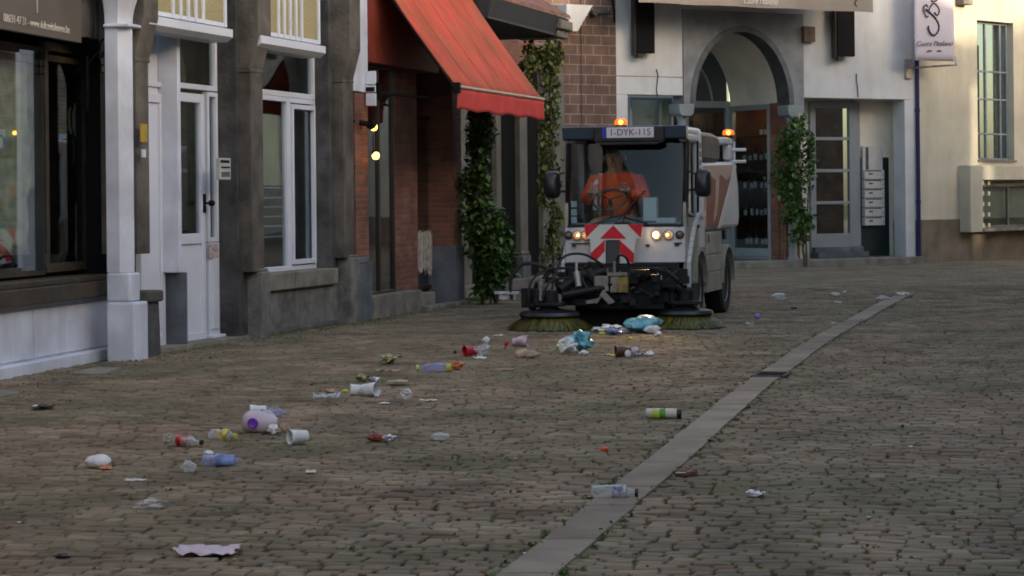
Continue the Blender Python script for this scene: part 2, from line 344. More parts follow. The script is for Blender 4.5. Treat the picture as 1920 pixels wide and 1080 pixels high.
# individual setts in the near street
def setts():
    rng = np.random.default_rng(5); d = Vector((math.cos(GANG), math.sin(GANG))); q = Vector((-d.y, d.x))   # d along, q to the left
    cs = []; rowd = .074
    for i in range(int(42/rowd)):
        t0 = 1 + i*rowd; x = -14 + rng.uniform(0, .1); rw = rowd*rng.uniform(.0, 1)*.0
        while x < 15:
            L_ = rng.uniform(.07, .125) if rng.random() > .2 else rng.uniform(.13, .19); xm = x + L_/2; x += L_ + (rng.uniform(.005, .010) if rng.random() < .62 else rng.uniform(.011, .024))
            wob = .05*math.sin(xm*.9 + t0*.35) + .018*math.sin(xm*3.1 + t0*1.7) + .25*math.sin(xm*.23)
            c = d*(t0 + wob) - q*xm
            if not (6.2 < c.y < NEAR1): continue
            if abs(c.x) > .26*c.y + 1.2: continue
            gx = gutx(c.y)
            if gx is not None and gx + .03 < c.x < gx + .185: 
                continue
            if (c - W2.O).dot(W2.N) < .0 or ((c - W1.O).dot(W1.N) < .02 and c.y < 20.5): continue
            cs.append((c.x, c.y, (rowd - rng.uniform(.007, .016))/2, (L_)/2, rng.normal(0, .028), rng.normal(0, .0022)))
    cs = np.array(cs); n = len(cs)
    # outline: 8-gon per ring; rings: top inner, shoulder, bottom
    ring = np.array([(1, -.86), (1, .86), (.84, 1), (-.84, 1), (-1, .86), (-1, -.86), (-.84, -1), (.84, -1)], float)
    V = np.zeros((n, 25, 3))
    jit = rng.normal(0, .0022, (n, 8, 2))
    ca, sa = np.cos(GANG + cs[:, 4]), np.sin(GANG + cs[:, 4])
    for k, (ins, z) in enumerate(((.0065, 0.0), (.001, -.005), (0, -.03))):
        lx = ring[None, :, 0]*(cs[:, 2][:, None] - ins) + jit[:, :, 0]; ly = ring[None, :, 1]*(cs[:, 3][:, None] - ins) + jit[:, :, 1]
        V[:, k*8:(k+1)*8, 0] = cs[:, 0][:, None] + lx*ca[:, None] - ly*sa[:, None]
        V[:, k*8:(k+1)*8, 1] = cs[:, 1][:, None] + lx*sa[:, None] + ly*ca[:, None]
        V[:, k*8:(k+1)*8, 2] = z + (cs[:, 5][:, None] if k < 2 else 0)
    tilt = rng.normal(0, .024, (n, 2))
    V[:, :8, 2] += (V[:, :8, 0]-cs[:, 0][:, None])*tilt[:, 0][:, None] + (V[:, :8, 1]-cs[:, 1][:, None])*tilt[:, 1][:, None]
    V[:, 24, :2] = cs[:, :2]; V[:, 24, 2] = cs[:, 5] + .0004
    base = (np.arange(n)*25)[:, None]
    tri = np.array([(24, k, (k+1) % 8) for k in range(8)]); quad = np.array([(r*8+k, (r+1)*8+k, (r+1)*8+(k+1) % 8, r*8+(k+1) % 8) for r in range(2) for k in range(8)])
    T = (base[:, :, None] + tri[None]).reshape(-1, 3); Q = (base[:, :, None] + quad[None]).reshape(-1, 4)
    me = bpy.data.meshes.new('street_setts'); nt_, nq = len(T), len(Q)
    me.vertices.add(n*25); me.vertices.foreach_set('co', V.reshape(-1))
    me.loops.add(nt_*3 + nq*4); me.loops.foreach_set('vertex_index', np.concatenate([T.reshape(-1), Q.reshape(-1)]).astype(np.int32))
    me.polygons.add(nt_+nq)
    me.polygons.foreach_set('loop_start', np.concatenate([np.arange(nt_)*3, nt_*3 + np.arange(nq)*4]).astype(np.int32))
    me.polygons.foreach_set('loop_total', np.concatenate([np.full(nt_, 3), np.full(nq, 4)]).astype(np.int32))
    me.polygons.foreach_set('use_smooth', np.zeros(nt_+nq, bool))
    me.update(calc_edges=True); me.validate(); me.materials.append(M['setts'])
    bm = bmesh.new(); bm.from_mesh(me); bmesh.ops.recalc_face_normals(bm, faces=bm.faces); bm.to_mesh(me); bm.free()
    o = bpy.data.objects.new('street_setts', me); col.objects.link(o); tag(o, kind='structure')
    print('setts', n)
setts()
mb = MB(); rng = random.Random(3)
pts = []
Y = 5.0
while Y < 30.4:
    L_ = rng.choice((.5, .62, .8, .95)); Y2 = min(Y + L_, 30.7)
    a, b_ = gutx(Y + .004), gutx(Y2 - .004); z = .0085 + rng.uniform(-.001, .0015)
    e1, e2, e3, e4 = [rng.uniform(-.006, .006) for _ in range(4)]
    mb.add([(a+e1, Y+.010, -.02), (a+.215+e2, Y+.010, -.02), (b_+.215+e3, Y2-.010, -.02), (b_+e4, Y2-.010, -.02), (a+e1, Y+.010, z), (a+.215+e2, Y+.010, z), (b_+.215+e3, Y2-.010, z), (b_+e4, Y2-.010, z)],
           [(0, 3, 2, 1), (4, 5, 6, 7), (0, 1, 5, 4), (1, 2, 6, 5), (2, 3, 7, 6), (3, 0, 4, 7)]); Y = Y2
tag(mb.build('gutter_strip', M['slab'], bevel=.003), kind='structure')
# drain grate set in the gutter
p = gp(1441, 708); gr = empty('drain_grate', (p.x, p.y, .004), -.23, 'small dark slotted drain grate set in the pale gutter strip', 'drain grate')
mb = MB(); mb.box(-.13, .13, -.02, .02, 0, .012); mb.box(-.13, .13, .36, .40, 0, .012); mb.box(-.13, -.10, 0, .38, 0, .011); mb.box(.10, .13, 0, .38, 0, .011); mb.build('grate_frame', M['stone_dk'], gr)
mb = MB()
for k in range(9): mb.box(-.1, .1, .03+k*.038, .045+k*.038, 0, .009)
mb.build('grate_bars', M['black'], gr)
# pale stone slabs by the shop wall
for k, (a, b_, c, d) in enumerate((((128, 703), (190, 704), (228, 692), (180, 691)), ((-60, 748), (-5, 747), (42, 737), (-30, 733)))):
    mb = MB(); P = [gp(*q) for q in (a, b_, c, d)]
    mb.add([(p.x, p.y, -.02) for p in P] + [(p.x, p.y, .014) for p in P], [(3, 2, 1, 0), (4, 5, 6, 7), (0, 1, 5, 4), (1, 2, 6, 5), (2, 3, 7, 6), (3, 0, 4, 7)])
    tag(mb.build('paving_slab', M['sillstone'], bevel=.004), ['pale flat stone slab in the ground at the foot of the white shop wall', 'pale flat stone slab at the left edge below the shop wall'][k], 'paving slab')

# ------------------------------------------------------------------ generic facade parts
def window(root, W, x0, y0, x1, y1, n, fw, fm, gm, cols=(), rows=(), dep=.06, gn=.03, name='window', bev=.004, skew=0):
    """frame with outer corners at photo pixels on plane n; cols/rows: fractions of mullions"""
    s0, z1 = W.sz(x0, y0, n); s1, z0 = W.sz(x1, y1, n)
    return window_m(root, s0, s1, z0, z1, n, fw, fm, gm, cols, rows, dep, gn, name, bev, skew)
def window_m(root, s0, s1, z0, z1, n, fw, fm, gm, cols=(), rows=(), dep=.06, gn=.03, name='window', bev=.004, skew=0):
    mb = MB(); y = -n
    mb.box(s0, s0+fw, y, y+dep, z0, z1); mb.box(s1-fw, s1, y, y+dep, z0, z1)
    mb.box(s0+fw, s1-fw, y, y+dep, z0, z0+fw); mb.box(s0+fw, s1-fw, y, y+dep, z1-fw, z1)
    for c in cols: x = s0 + (s1-s0)*c; mb.box(x-fw*.45, x+fw*.45, y+.004, y+dep, z0+fw, z1-fw)
    for r in rows: z = z0 + (z1-z0)*r; mb.box(s0+fw, s1-fw, y+.006, y+dep, z-fw*.35, z+fw*.35)
    f = mb.build(name, fm, root, bevel=bev)
    g = MB(); t_ = math.tan(skew)*(s1-s0)/2; g.prism([(s0+fw*.6, y+gn+t_), (s1-fw*.6, y+gn-t_), (s1-fw*.6, y+gn-t_+.006), (s0+fw*.6, y+gn+t_+.006)], z0+fw*.6, z1-fw*.6, 'z'); g.build('pane', gm, f)
    return f
def wroot(name, W, label, cat, s=0, group=None):
    p = W.world(0, 0); return empty(name, (p.x, p.y, 0), W.ang, label, cat, group)
TOP = 8.5
# ================================================================== building 1: brown and white shop front (left edge)
b1 = wroot('shop_building', W1, 'white shop front with brown framed display window and brown sign board at left edge', 'building')
sl = W1.s(-260); sr = W1.s(207, 600)
zp = W1.z(200, 552); zs = W1.z(200, 524)
mb = MB(); mb.box(sl, sr, 0, .3, 0, zp-.002); 
mb.box(sl, W1.s(60, 640), -.012, 0, .10, zp-.05); mb.box(W1.s(62, 640), sr-.02, -.012, 0, .10, zp-.05)
mb.build('wall', M['white'], b1, bevel=.004)
mb = MB(); mb.box(sl, sr+.02, -.10, -.002, -.02, .085); mb.build('plinth', M['white'], b1, bevel=.01)
mb = MB(); mb.box(sl, sr-.01, -.10, .32, zp, zs); mb.box(sl, sr-.02, -.03, .3, zs+.001, zs+.05); mb.build('window_sill', M['brown_wd'], b1, bevel=.008)
zt = W1.z(100, 84)
f = window(b1, W1, -95, 60, 86, 515, -.2, .075, M['brown_wd'], M['glass_shop'], rows=(.94,), skew=math.radians(4.0))
f = window(b1, W1, 84, 76, 163, 505, -.2, .075, M['brown_wd'], M['glass_shop'], rows=(.93,), skew=math.radians(4.0))
# dark curved surround: deep black reveal with an arched head
s_r = W1.s(203, 400, 0); z1 = W1.z(170, 78, 0)
mb = MB(); mb.box(s_r, s_r+.10, -.004, .3, zs+.002, z1+.02)
for k in range(10):
    a0, a1 = PI/2*k/10, PI/2*(k+1)/10
    x_a = s_r - .55*(1-math.sin(a0)); x_b = s_r - .55*(1-math.sin(a1)); za = z1 - .42*(1-math.cos(a0)); zb = z1 - .42*(1-math.cos(a1))
    mb.prism([(x_a, za), (x_b, zb), (x_b, z1+.02), (x_a, z1+.02)], -.003, .2, 'y')
mb.build('arch_surround', M['black'], b1)
mb = MB()
for k in range(5):
    a = W1.s(150) + k*.155; mb.box(a, a+.145, -.04, .2, z1+.02, TOP*.5)
mb.build('wood_panelling', M['stone_dk'], b1, bevel=.01)
mb = MB(); mb.box(sl, sr, 0.02, .3, zt+.25, TOP); mb.box(sl, sr, .3, .5, zp, TOP); mb2 = MB(); mb.build('upper_wall', M['white'], b1)
mb2.box(sl, sr, 2.0, 2.1, 0, 3.2); mb2.box(sl, sr, .3, 2.1, zp-.3, zp-.2); mb2.box(sl, sr, .3, 2.1, 3.1, 3.2)
# cut: interior replaces solid back wall
for o in [c for c in b1.children if c.name.startswith('upper_wall')]: bpy.data.objects.remove(o)
mb = MB(); mb.box(sl, sr, .02, .3, zt+.12, TOP); mb.build('upper_wall', M['white'], b1)
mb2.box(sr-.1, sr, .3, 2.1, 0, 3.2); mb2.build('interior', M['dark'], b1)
# curtains inside the window
def curtain(root, s0, s1, z0, z1, y, mat_, amp=.03, freq=20, seed=0, edge=0):
    mb = MB()
    def fn(a, b_):
        x = s0 + (s1-s0)*a; z = z0 + (z1-z0)*b_
        x += edge*noise.noise(Vector((seed, b_*6, 0)))*(.3+.7*a)
        return Vector((x, y + amp*math.sin(a*freq + 2*noise.noise(Vector((a*3, b_*2, seed)))) , z))
    mb.grid(fn, 40, 14); return mb.build('curtain', mat_, root, smooth=60, solid=.004)
def w1s(px): return W1.s(px, 400, -.5)
curtain(b1, w1s(-60), w1s(18), zs+.25, zt-.1, .32, M['curtain'], seed=1, edge=.2)
curtain(b1, w1s(34), w1s(60), zs+.8, zt-.1, .42, M['curtain'], seed=2, edge=.25)
curtain(b1, w1s(98), w1s(128), zs+.1, zt-.15, .30, M['curtain'], seed=3, edge=.3)
curtain(b1, w1s(136), w1s(156), zs+.1, zt-.2, .36, M['curtain'], seed=4, edge=.2)
# sign
sg = wroot('shop_sign', W1, 'brown sign board with white web address lettering above the shop window', 'sign')
ns = .10
s0 = W1.s(-260, 40, ns); s1, z0 = W1.sz(153, 76, ns)
z0 = W1.z(76, 67, ns)
mb = MB(); mb.box(s0, s1, -ns, -ns+.05, z0, z0+.95); mb.build('board', M['sign_br'], sg, bevel=.004)
M['lettering'] = mat('pale_lettering', (.55, .50, .44), .6, .1, 4)
sa, za = W1.sz(6, 36, ns+.001); sb, zb = W1.sz(130, 54, ns+.001)
text('lettering', '086/31 47 31 - www.dolcevitaleuven.be', .092, M['lettering'], sg, Matrix.Translation(((sa+sb)/2, -ns-.004, (za+zb)/2)) @ FRONT, sx=1.0)
lt = [c for c in sg.children if c.name.startswith('lettering')][0]
wd = lt.dimensions.x; k = (sb-sa)/max(wd, .01)
for v in lt.data.vertices: v.co.x = (v.co.x-(sa+sb)/2)*k + (sa+sb)/2
sa, za = W1.sz(69, 13, ns)
text('letter', 'I', .15, M['lettering'], sg, Matrix.Translation((sa, -ns-.004, za)) @ FRONT, sx=.9)
# lantern on bracket
p = W1.world(W1.s(205, 120, .2), .2); z0 = W1.z(205, 136, .2)
ln = empty('wall_lantern', (p.x, p.y, z0), W1.ang, 'black four-sided wall lantern on a scrolled bracket beside the white column', 'lantern'); ln.scale = (.68, .68, .72)
mb = MB(); r0, r1 = .075, .095
for sx in (-1, 1):
    for sy in (-1, 1): mb.tube([(sx*r0, sy*r0, 0), (sx*r1, sy*r1, .18)], .007, 5)
for a, r_ in ((0, r0), (.18, r1), (.09, (r0+r1)/2)):
    mb.tube([(-r_, -r_, a), (r_, -r_, a), (r_, r_, a), (-r_, r_, a)], .008, 5, closed=True)
for sx in (-.5, .5):
    mb.tube([(sx*r0, -r0, 0), (sx*r1, -r1, .18)], .004, 5); mb.tube([(-r0, sx*r0, 0), (-r1, sx*r1, .18)], .004, 5); mb.tube([(r0, sx*r0, 0), (r1, sx*r1, .18)], .004, 5)
mb.add([(-.115, -.115, .18), (.115, -.115, .18), (.115, .115, .18), (-.115, .115, .18), (-.03, -.03, .29), (.03, -.03, .29), (.03, .03, .29), (-.03, .03, .29)], [(3, 2, 1, 0), (4, 5, 6, 7), (0, 1, 5, 4), (1, 2, 6, 5), (2, 3, 7, 6), (3, 0, 4, 7)])
mb.build('cage', M['black'], ln)
mb = MB(); mb.box(-.07, .07, -.07, .07, .005, .175); mb.build('pane', plastic_clear('lantern_glass', (.75, .75, .7), .35), ln)
mb = MB(); arc = [(0, 0, .28)] + [(0, .06-.06*math.cos(a), .33+.07*math.sin(a)) for a in [PI*k/8 for k in range(9)]] + [(0, .13, .26), (0, .2, .2), (0, .285, .1), (0, .29, -.25)]
mb.tube(arc, .013, 7); mb.box(-.03, .03, .28, .30, -.45, .2); mb.build('bracket', M['black'], ln)
# ================================================================== building 2: grey stone facade
b2 = wroot('stone_building', W2, 'narrow grey stone townhouse front with white door and white window between stone pilasters', 'building')
def pil(root, x0, x1, n, dep, zc=None, m=M['stone_br'], name='pilaster', ya=400, nb=0.0, z0=0, z1=TOP, ch=0):
    s0 = W2.s(x0, ya, nb); s1 = W2.s(x1, ya, n); mb = MB()
    if ch: pts = [(s0, -n+dep), (s0, -n+ch), (s0+ch, -n), (s1-ch, -n), (s1, -n+ch), (s1, -n+dep)]; mb.prism(pts, z0, z1, 'z')
    else: mb.box(s0, s1, -n, -n+dep, z0, z1)
    return mb.build(name, m, root, bevel=.006), s0, s1
# white column (belongs to the white shop)
cw = wroot('white_column', W2, 'tall white painted column with stepped base between the shop and the stone house', 'column')
N0 = .19
def W2r(px, n): return W2.s(px, 400, n)
xl = W2.s(203, 400, 0); xr = W2.s(256, 400, N0-.02)
def col_prism(mb, s0, s1, n, z0, z1, ch): 
    pts = [(s0, .02), (s0, -n+ch), (s0+ch, -n), (s1-ch, -n), (s1, -n+ch), (s1, .02)]; mb.prism(pts, z0, z1, 'z')
mb = MB(); zc = W2.z(235, 512, N0); zc2 = W2.z(235, 568, N0+.04); ztop = W2.z(235, 50, N0)
col_prism(mb, xl, xr, N0, zc, ztop, .087); mb.build('shaft', M['white'], cw, bevel=.006)
mb = MB(); mb.box(xl-.012, xr+.0, -N0-.012, .02, zc2, zc-.001); mb.box(xl-.02, xr+.05, -N0-.06, .02, -.02, zc2-.001); mb.build('base', M['white'], cw, bevel=.02)
mb = MB(); mb.box(xl-.03, xr+.03, -N0-.03, .02, ztop, ztop+.03)

def col_ring(e, z): a_, b_, n, ch = xl-e, xr+e*.8, N0+e, .087+e*.3; return [(a_, .02, z), (a_, -n+ch, z), (a_+ch, -n, z), (b_-ch, -n, z), (b_, -n+ch, z), (b_, .02, z)]
zz_ = [ztop+.031+.36*t/7 for t in range(8)]; vs = sum([col_ring(.002+.10*(t/7)**1.8, z) for t, z in enumerate(zz_)], [])
mb.add(vs, [(r*6+i, r*6+(i+1) % 6, (r+1)*6+(i+1) % 6, (r+1)*6+i) for r in range(7) for i in range(6)])
mb.box(xl-.1, xr+.08, -N0-.10, .02, ztop+.392, TOP); mb.build('capital', M['white'], cw, bevel=.01)
# slim brown pilaster + guard stone
pil(b2, 257, 281, .14, .34, m=M['stone_br'], z0=.9, nb=.14)
s0, s1 = W2r(272, .14), W2r(297, .14); zz = W2.z(285, 545, .14)
mb = MB(); mb.prism([(s0, -.02), (s0, zz-.10), (s1, zz-.10), (s1+.03, -.02)], -.14, .1, 'y'); mb.build('guard_stone', M['stone_dk'], b2, bevel=.01)
mb = MB(); mb.box(s0-.0, s1+.04, -.17, .1, zz-.10, zz); mb.build('guard_stone_cap', M['stone_br'], b2, bevel=.02)
# corbelled thickening of the pilasters higher up (three of them)
def corbel(x0, x1, ytop, ybot, n, m, nb=0.0):
    s0, s1 = W2r(x0, nb), W2r(x1, n); za, zb = W2.z(x0, ybot, n), W2.z(x0, ytop, n)
    mb = MB(); mb.prism([(-n+.001, za), (-n-.09, zb), (-n-.10, TOP), (.2, TOP), (.2, za)], s0-.012, s1+.012, 'x'); mb.box(s0-.014, s1+.014, -n-.006, .2, za-.035, za-.001); return mb.build('pilaster_head', m, b2, bevel=.006)
corbel(257, 282, 33, 108, .14, M['stone_br'], .14)
# door bay
DN = -.19; ND = -DN
def w2b(mb, x0, y0, x1, y1, n, dep=.06): return pb(mb, W2, x0, y0, x1, y1, n, dep)
zlin = W2.z(340, 45, 0)
mb = MB()
s_a, s_b = W2r(278, 0), W2r(405, 0)
sP1 = W2r(412, -.19); sQ1 = W2r(452, 0)
mb1 = MB(); mb1.box(sP1, sQ1+.3, 0, .3, -.02, TOP); mb1.box(sP1-.012, sP1+.2, -.012, .3, -.02, W2.z(430, 500, 0)); mb1.build('stone_pier', M['stone_dk'], b2, bevel=.006)
mb.box(s_a, s_b+.05, .0, .3, W2.z(300, -10, 0)+.55, TOP); mb.build('upper_wall', M['stone_dk'], b2)
# transom windows and doors, set back
zr = W2.z(372, 160, DN)
window(b2, W2, 270, 40, 322, 166, DN, .05, M['white_pvc'], M['glass'], name='transom_window')
window(b2, W2, 325, 52, 408, 172, DN, .05, M['white_pvc'], M['glass'], name='transom_window')
def door(x0, x1, ytop, ybot, zg, label, leafm=M['white_pvc'], hinge=None):
    s0, z1 = W2.sz(x0, ytop, DN); s1, z0 = W2.sz(x1, ybot, DN)
    fw = .085; y = -DN
    mb = MB(); mb.box(s0, s0+fw, y, y+.06, z0, z1); mb.box(s1-fw, s1, y, y+.06, z0, z1); mb.box(s0+fw, s1-fw, y, y+.06, z1-fw, z1); mb.box(s0+fw, s1-fw, y, y+.06, z0, z0+.10)
    mb.box(s0+fw, s1-fw, y, y+.06, zg-.05, zg+.05); mb.box(s0+fw, s1-fw, y+.02, y+.045, z0+.10, zg-.05)
    d = mb.build('door', leafm, b2, bevel=.006, label=label)
    g = MB(); g.box(s0+fw-.01, s1-fw+.01, y+.03, y+.036, zg+.05, z1-fw); g.build('pane', M['glass'], d)
    return d, s0, s1, z0, z1
zg = W2.z(360, 448, DN)
d1, a0, a1, c0, c1 = door(330, 388, 172, 640, zg, 'white glazed door leaf with black knob')
h = MB(); xk = a1-.04; zk = W2.z(386, 381, DN)
h.box(xk-.02, xk+.02, .175, .192, zk-.09, zk+.09); h.cyl((xk, .18, zk), (xk, .12, zk), .012); h.X = Matrix.Translation((xk, .11, zk)); h.lathe([(.0, -.03), (.025, -.025), (.036, 0), (.025, .025), (0, .03)], 12); h.build('door_knob', M['black'], d1, smooth=40)
# narrow side light of the door
s0, z1 = W2.sz(389, 172, DN); s1, z0 = W2.sz(413, 634, DN)
d2 = window_m(b2, s0, s1, zg-.04, z1, DN, .045, M['white_pvc'], M['glass'], name='side_light')
mb = MB(); mb.box(s0, s1, .19, .25, z0, zg-.045); mb.box(s0+.05, s1-.05, .175, .19, z0+.1, zg-.12); mb.build('side_panel', M['white_pvc'], b2, bevel=.005)
mb = MB(); mb.box(s0-.02, s1+.02, .13, .24, -.01, .06); mb.build('foot_block', M['white_pvc'], b2, bevel=.01)
M['sticker'] = mat('sticker', (.45, .38, .38), .6, .5, 30)
mb = MB(); pb(mb, W2, 392, 457, 409, 483, DN+.018, .003); mb.build('sticker', M['sticker'], b2)
# left door and white post
door(262, 312, 172, 648, zg+9, 'plain white door leaf left of the post')
mb = MB(); s0 = W2r(305, -.19); s1 = W2r(341, -.03); zq = W2.z(328, 512, -.02)
mb.box(s0, s1, .03, .25, zq, W2.z(325, 48, -.02)+.3); mb.build('door_post', M['white'], b2, bevel=.006)
mb = MB(); mb.box(W2r(315, -.19), W2r(348, 0), 0, .25, -.02, zq-.001); mb.build('post_pedestal', M['plinth_bl'], b2, bevel=.008)
mb = MB(); mb.box(W2r(283, .0), W2r(478, 0), -.02, .4, -.03, .035); mb.build('door_step', M['sillstone'], b2, bevel=.01)
# room behind
M['room'] = mat('room_wall', (.10, .09, .065), .9, .2, 2)
mb = MB(); a, b_ = W2r(284, -.3), W2r(662, 0)
mb.box(a, b_, 1.6, 1.7, 0, 4); mb.box(a, a+.02, .3, 1.6, 0, 4); mb.box(b_-.02, b_, .3, 1.6, 0, 4); mb.box(a, b_, .3, 1.6, -.1, 0.002); mb.box(a, b_, .3, 1.6, 3.6, 3.7); mb.build('interior', M['room'], b2)
curtain(b2, W2r(344, -.4), W2r(404, -.4), c0+.9, c1-.1, .42, mat('dark_curtain', (.10, .11, .08), .9, .4, 8), seed=5)
# intercom
ic = wroot('intercom_panel', W2, 'small grey intercom box on the dark stone pier right of the white door', 'intercom')
mb = MB(); q = pb(mb, W2, 412, 296, 433, 337, .06, .04); mb.build('housing', mat('intercom_grey', (.42, .43, .43), .4, .1, 4), ic, bevel=.004)
mb = MB(); mb.box(q[0]+.015, q[1]-.04, -.064, -.058, q[3]-.045, q[3]-.02)
for k in range(4): mb.box(q[0]+.03, q[1]-.03, -.063, -.058, q[2]+.03+k*.012, q[2]+.036+k*.012)
mb.box(q[0]+.03, q[1]-.03, -.064, -.058, q[2]+.11, q[2]+.125); mb.build('speaker_slots', M['black'], ic)
# ledge bays above door and window
def ledge(x0, y0, x1, y1, n):
    s0, za = W2.sz(x0, y0, n); s1, zb = W2.sz(x1, y1, n); z = (za+zb)/2; z = za
    mb = MB(); mb.prism([(-n, z), (-n, z-.075), (-n+.06, z-.12), (.05, z-.12), (.05, z+.02)], s0, s1, 'x'); mb.build('ledge', M['white_pvc'], b2, bevel=.004)
    return s0, s1, z
M['amber'] = mat('textured_amber_glass', (.42, .35, .14), .35, .35, 60, .8, bscale=90, c2=(.24, .20, .10))
def bay(s0, s1, z, n, glassm):
    mb = MB(); mb.box(s0+.02, s0+.07, -n+.05, .1, z+.02, z+1.5); mb.box(s1-.07, s1-.02, -n+.05, .1, z+.02, z+1.5)
    L_ = s1-s0
    for k in range(5): x = s0 + L_*(.34+.09*k); mb.box(x-.022, x+.022, -n+.05, -n+.09, z+.02, z+1.5)
    mb.box(s0+.02, s1-.02, -n+.05, .1, z+1.5, z+1.6); mb.box(s0+.07, s1-.07, -n+.06, -n+.09, z+.02, z+.06)
    f = mb.build('bay_window', M['white_pvc'], b2, bevel=.004)
    g = MB(); g.box(s0+.05, s1-.05, -n+.07, -n+.08, z+.02, z+1.5); g.box(s1-.05, s1-.045, -n+.09, .08, z+.02, z+1.5); g.build('pane', glassm, f)
q = ledge(280, 28, 437, 56, .22); bay(*q, .22, M['amber'])
q = ledge(490, 66, 611, 88, .22); bay(*q, .22, M['amber'])
mb = MB(); mb.box(W2r(280, 0), W2r(640, 0), .05, .3, 5.0, TOP); mb.build('upper_wall', M['stone'], b2)
# second pilaster with pedestal
def pilaster2(x0, x1, yped, xp0, xp1, n, ytop, ybot):
    zc_ = W2.z(xp1, yped, n+.03)
    pil(b2, x0, x1, n, .3, m=M['stone_br'], z0=zc_)
    mb = MB(); mb.box(W2r(xp0, 0), W2r(xp1, n+.03), -n-.035, .15, -.02, zc_); mb.box(W2r(xp0, 0)+.012, W2r(xp1, n+.03)-.02, -n-.02, .15, zc_, zc_+.03); mb.build('pedestal', M['stone'], b2, bevel=.02)
    corbel(x0, x1, ytop, ybot, n, M['stone_br'])
pilaster2(451, 495, 508, 462, 506, .12, 60, 126)
pilaster2(626, 664, 482, 633, 674, .12, 88, 146)
# window bay
mb = MB(); mb.box(W2r(488, 0), W2r(560, 0)-.004, .0, .3, -.02, W2.z(560, 540, 0)); mb.box(W2r(560, 0)+.004, W2r(640, 0), .0, .3, -.02, W2.z(560, 540, 0)); mb.box(W2r(488, 0), W2r(640, 0), .02, .28, -.02, W2.z(560, 540, 0)-.01); mb.build('parapet', M['stone'], b2, bevel=.005)
mb = MB(); zsill = W2.z(545, 510, .04); zb_ = W2.z(560, 540, 0)
mb.box(W2r(492, .04), W2r(552, .04)-.004, -.05, .3, zb_+.002, zsill); mb.box(W2r(552, .04)+.004, W2r(632, .04), -.05, .3, zb_+.002, zsill); mb.build('window_sill', M['sillstone'], b2, bevel=.012)
mb = MB(); mb.box(W2r(488, 0), W2r(650, .1), -.09, .1, -.02, .05); mb.build('plinth', M['stone_br'], b2, bevel=.02)
sP2 = W2r(593, -.16)
mb1 = MB(); mb1.box(sP2, sP2+.62, 0, .3, zsill, TOP); mb1.build('stone_pier', M['stone_dk'], b2, bevel=.006)
zt_ = W2.z(540, 182, -.16)
s0 = W2r(470, -.16); s1 = sP2
window_m(b2, s0, s1, zt_, W2.z(540, 85, -.16), -.16, .055, M['white_pvc'], M['glass'], name='transom_window')
sm = W2r(543, -.16)
window_m(b2, s0, sm, zsill, zt_-.003, -.16, .05, M['white_pvc'], M['glass'], name='window')
f = window_m(b2, sm, s1, zsill, zt_-.003, -.16, .05, M['white_pvc'], M['glass'], name='window')
mb = MB(); zz0, zz1 = zsill+.06, zt_-.07; a, b_ = sm+.055, s1-.055
mb.box(a, a+.04, .135, .18, zz0, zz1); mb.box(b_-.04, b_, .135, .18, zz0, zz1); mb.box(a+.04, b_-.04, .135, .18, zz0, zz0+.05); mb.box(a+.04, b_-.04, .135, .18, zz1-.05, zz1); mb.build('sash', M['white_pvc'], b2, bevel=.004)
# inside: cream blind and clothes-horse rungs
mb = MB(); mb.box(W2r(494, -.25), W2r(530, -.25), .26, .27, W2.z(510, 335, -.25), W2.z(510, 215, -.25)); mb.box(W2r(490, -.25), W2r(537, -.25), .24, .26, W2.z(510, 348, -.25), W2.z(510, 322, -.25)); mb.build('window_blind', M['int_cream'], b2)
mb = MB()
for y in (352, 371, 388, 406, 424, 444): mb.cyl((W2r(491, -.25), .25, W2.z(510, y, -.25)), (W2r(536, -.25), .25, W2.z(510, y, -.25)), .008, 6)
for x in (493, 534): mb.cyl((W2r(x, -.25), .25, W2.z(510, 345, -.25)), (W2r(x, -.25), .25, W2.z(510, 478, -.25)), .009, 6)
mb.build('rack_rungs', M['white_pvc'], b2)
# ================================================================== building 3: red brick shop
b3 = wroot('brick_building', W2, 'red brick shop front with dark doorway and grey plinth under the red awning', 'building')
sA, sB = W2r(664, .04), W2r(866, 0)
mb = MB(); z_pb = W2.z(675, 172, .04)
mb.box(sA, W2r(691, .04), -.05, .3, z_pb, TOP); mb.build('painted_end_wall', M['white'], b3, bevel=.004)
zpl = W2.z(683, 488, .03); zplr = W2.z(850, 462, .03)
mb = MB(); mb.box(W2r(667, .03), W2r(691, .03), -.03, .3, zpl, z_pb-.002); mb.box(W2r(741, -.1), W2r(783, -.1), .1, .4, .2, W2.z(760, 130, -.1)+.3); mb.box(W2r(822, -.2), sB, 0, 1.2, zplr, TOP)
mb.box(sA+.05, sB, .02, .3, W2.z(720, 20, 0)+.3, TOP)
mb.build('brick_wall', M['redbrick'], b3)
mb = MB(); mb.box(W2r(672, .05), W2r(697, .05), -.05, .3, -.02, zpl-.03); mb.box(W2r(667, .06), W2r(692, .06), -.06, .3, zpl-.03, zpl+.03); mb.build('plinth', M['plinth_bl'], b3, bevel=.01); mb = MB()
mb.box(W2r(822, -.2)-.01, sB+.01, -.03, 1.2, -.02, zplr); mb.build('plinth', M['plinth_bl'], b3, bevel=.01)
mb = MB(); zst = W2.z(740, 562, .03); mb.box(W2r(697, .05), W2r(785, .05), -.08, .4, -.02, .26); mb.box(W2r(785, .05)+.005, W2r(822, .0), .05, .6, -.02, .20); mb.box(W2r(790, .05), W2r(868, .02), -.12, .05, -.02, .05); mb.build('door_step', M['sillstone'], b3, bevel=.01)
mb = MB(); zf = W2.z(700, 118, .02); mb.box(W2r(690, .02), W2r(822, .02), -.04, .3, zf, 4.2); mb.build('fascia', M['redfascia'], b3, bevel=.005)
M['frame_dk'] = mat('dark_frame', (.03, .022, .018), .4, .2, 4)
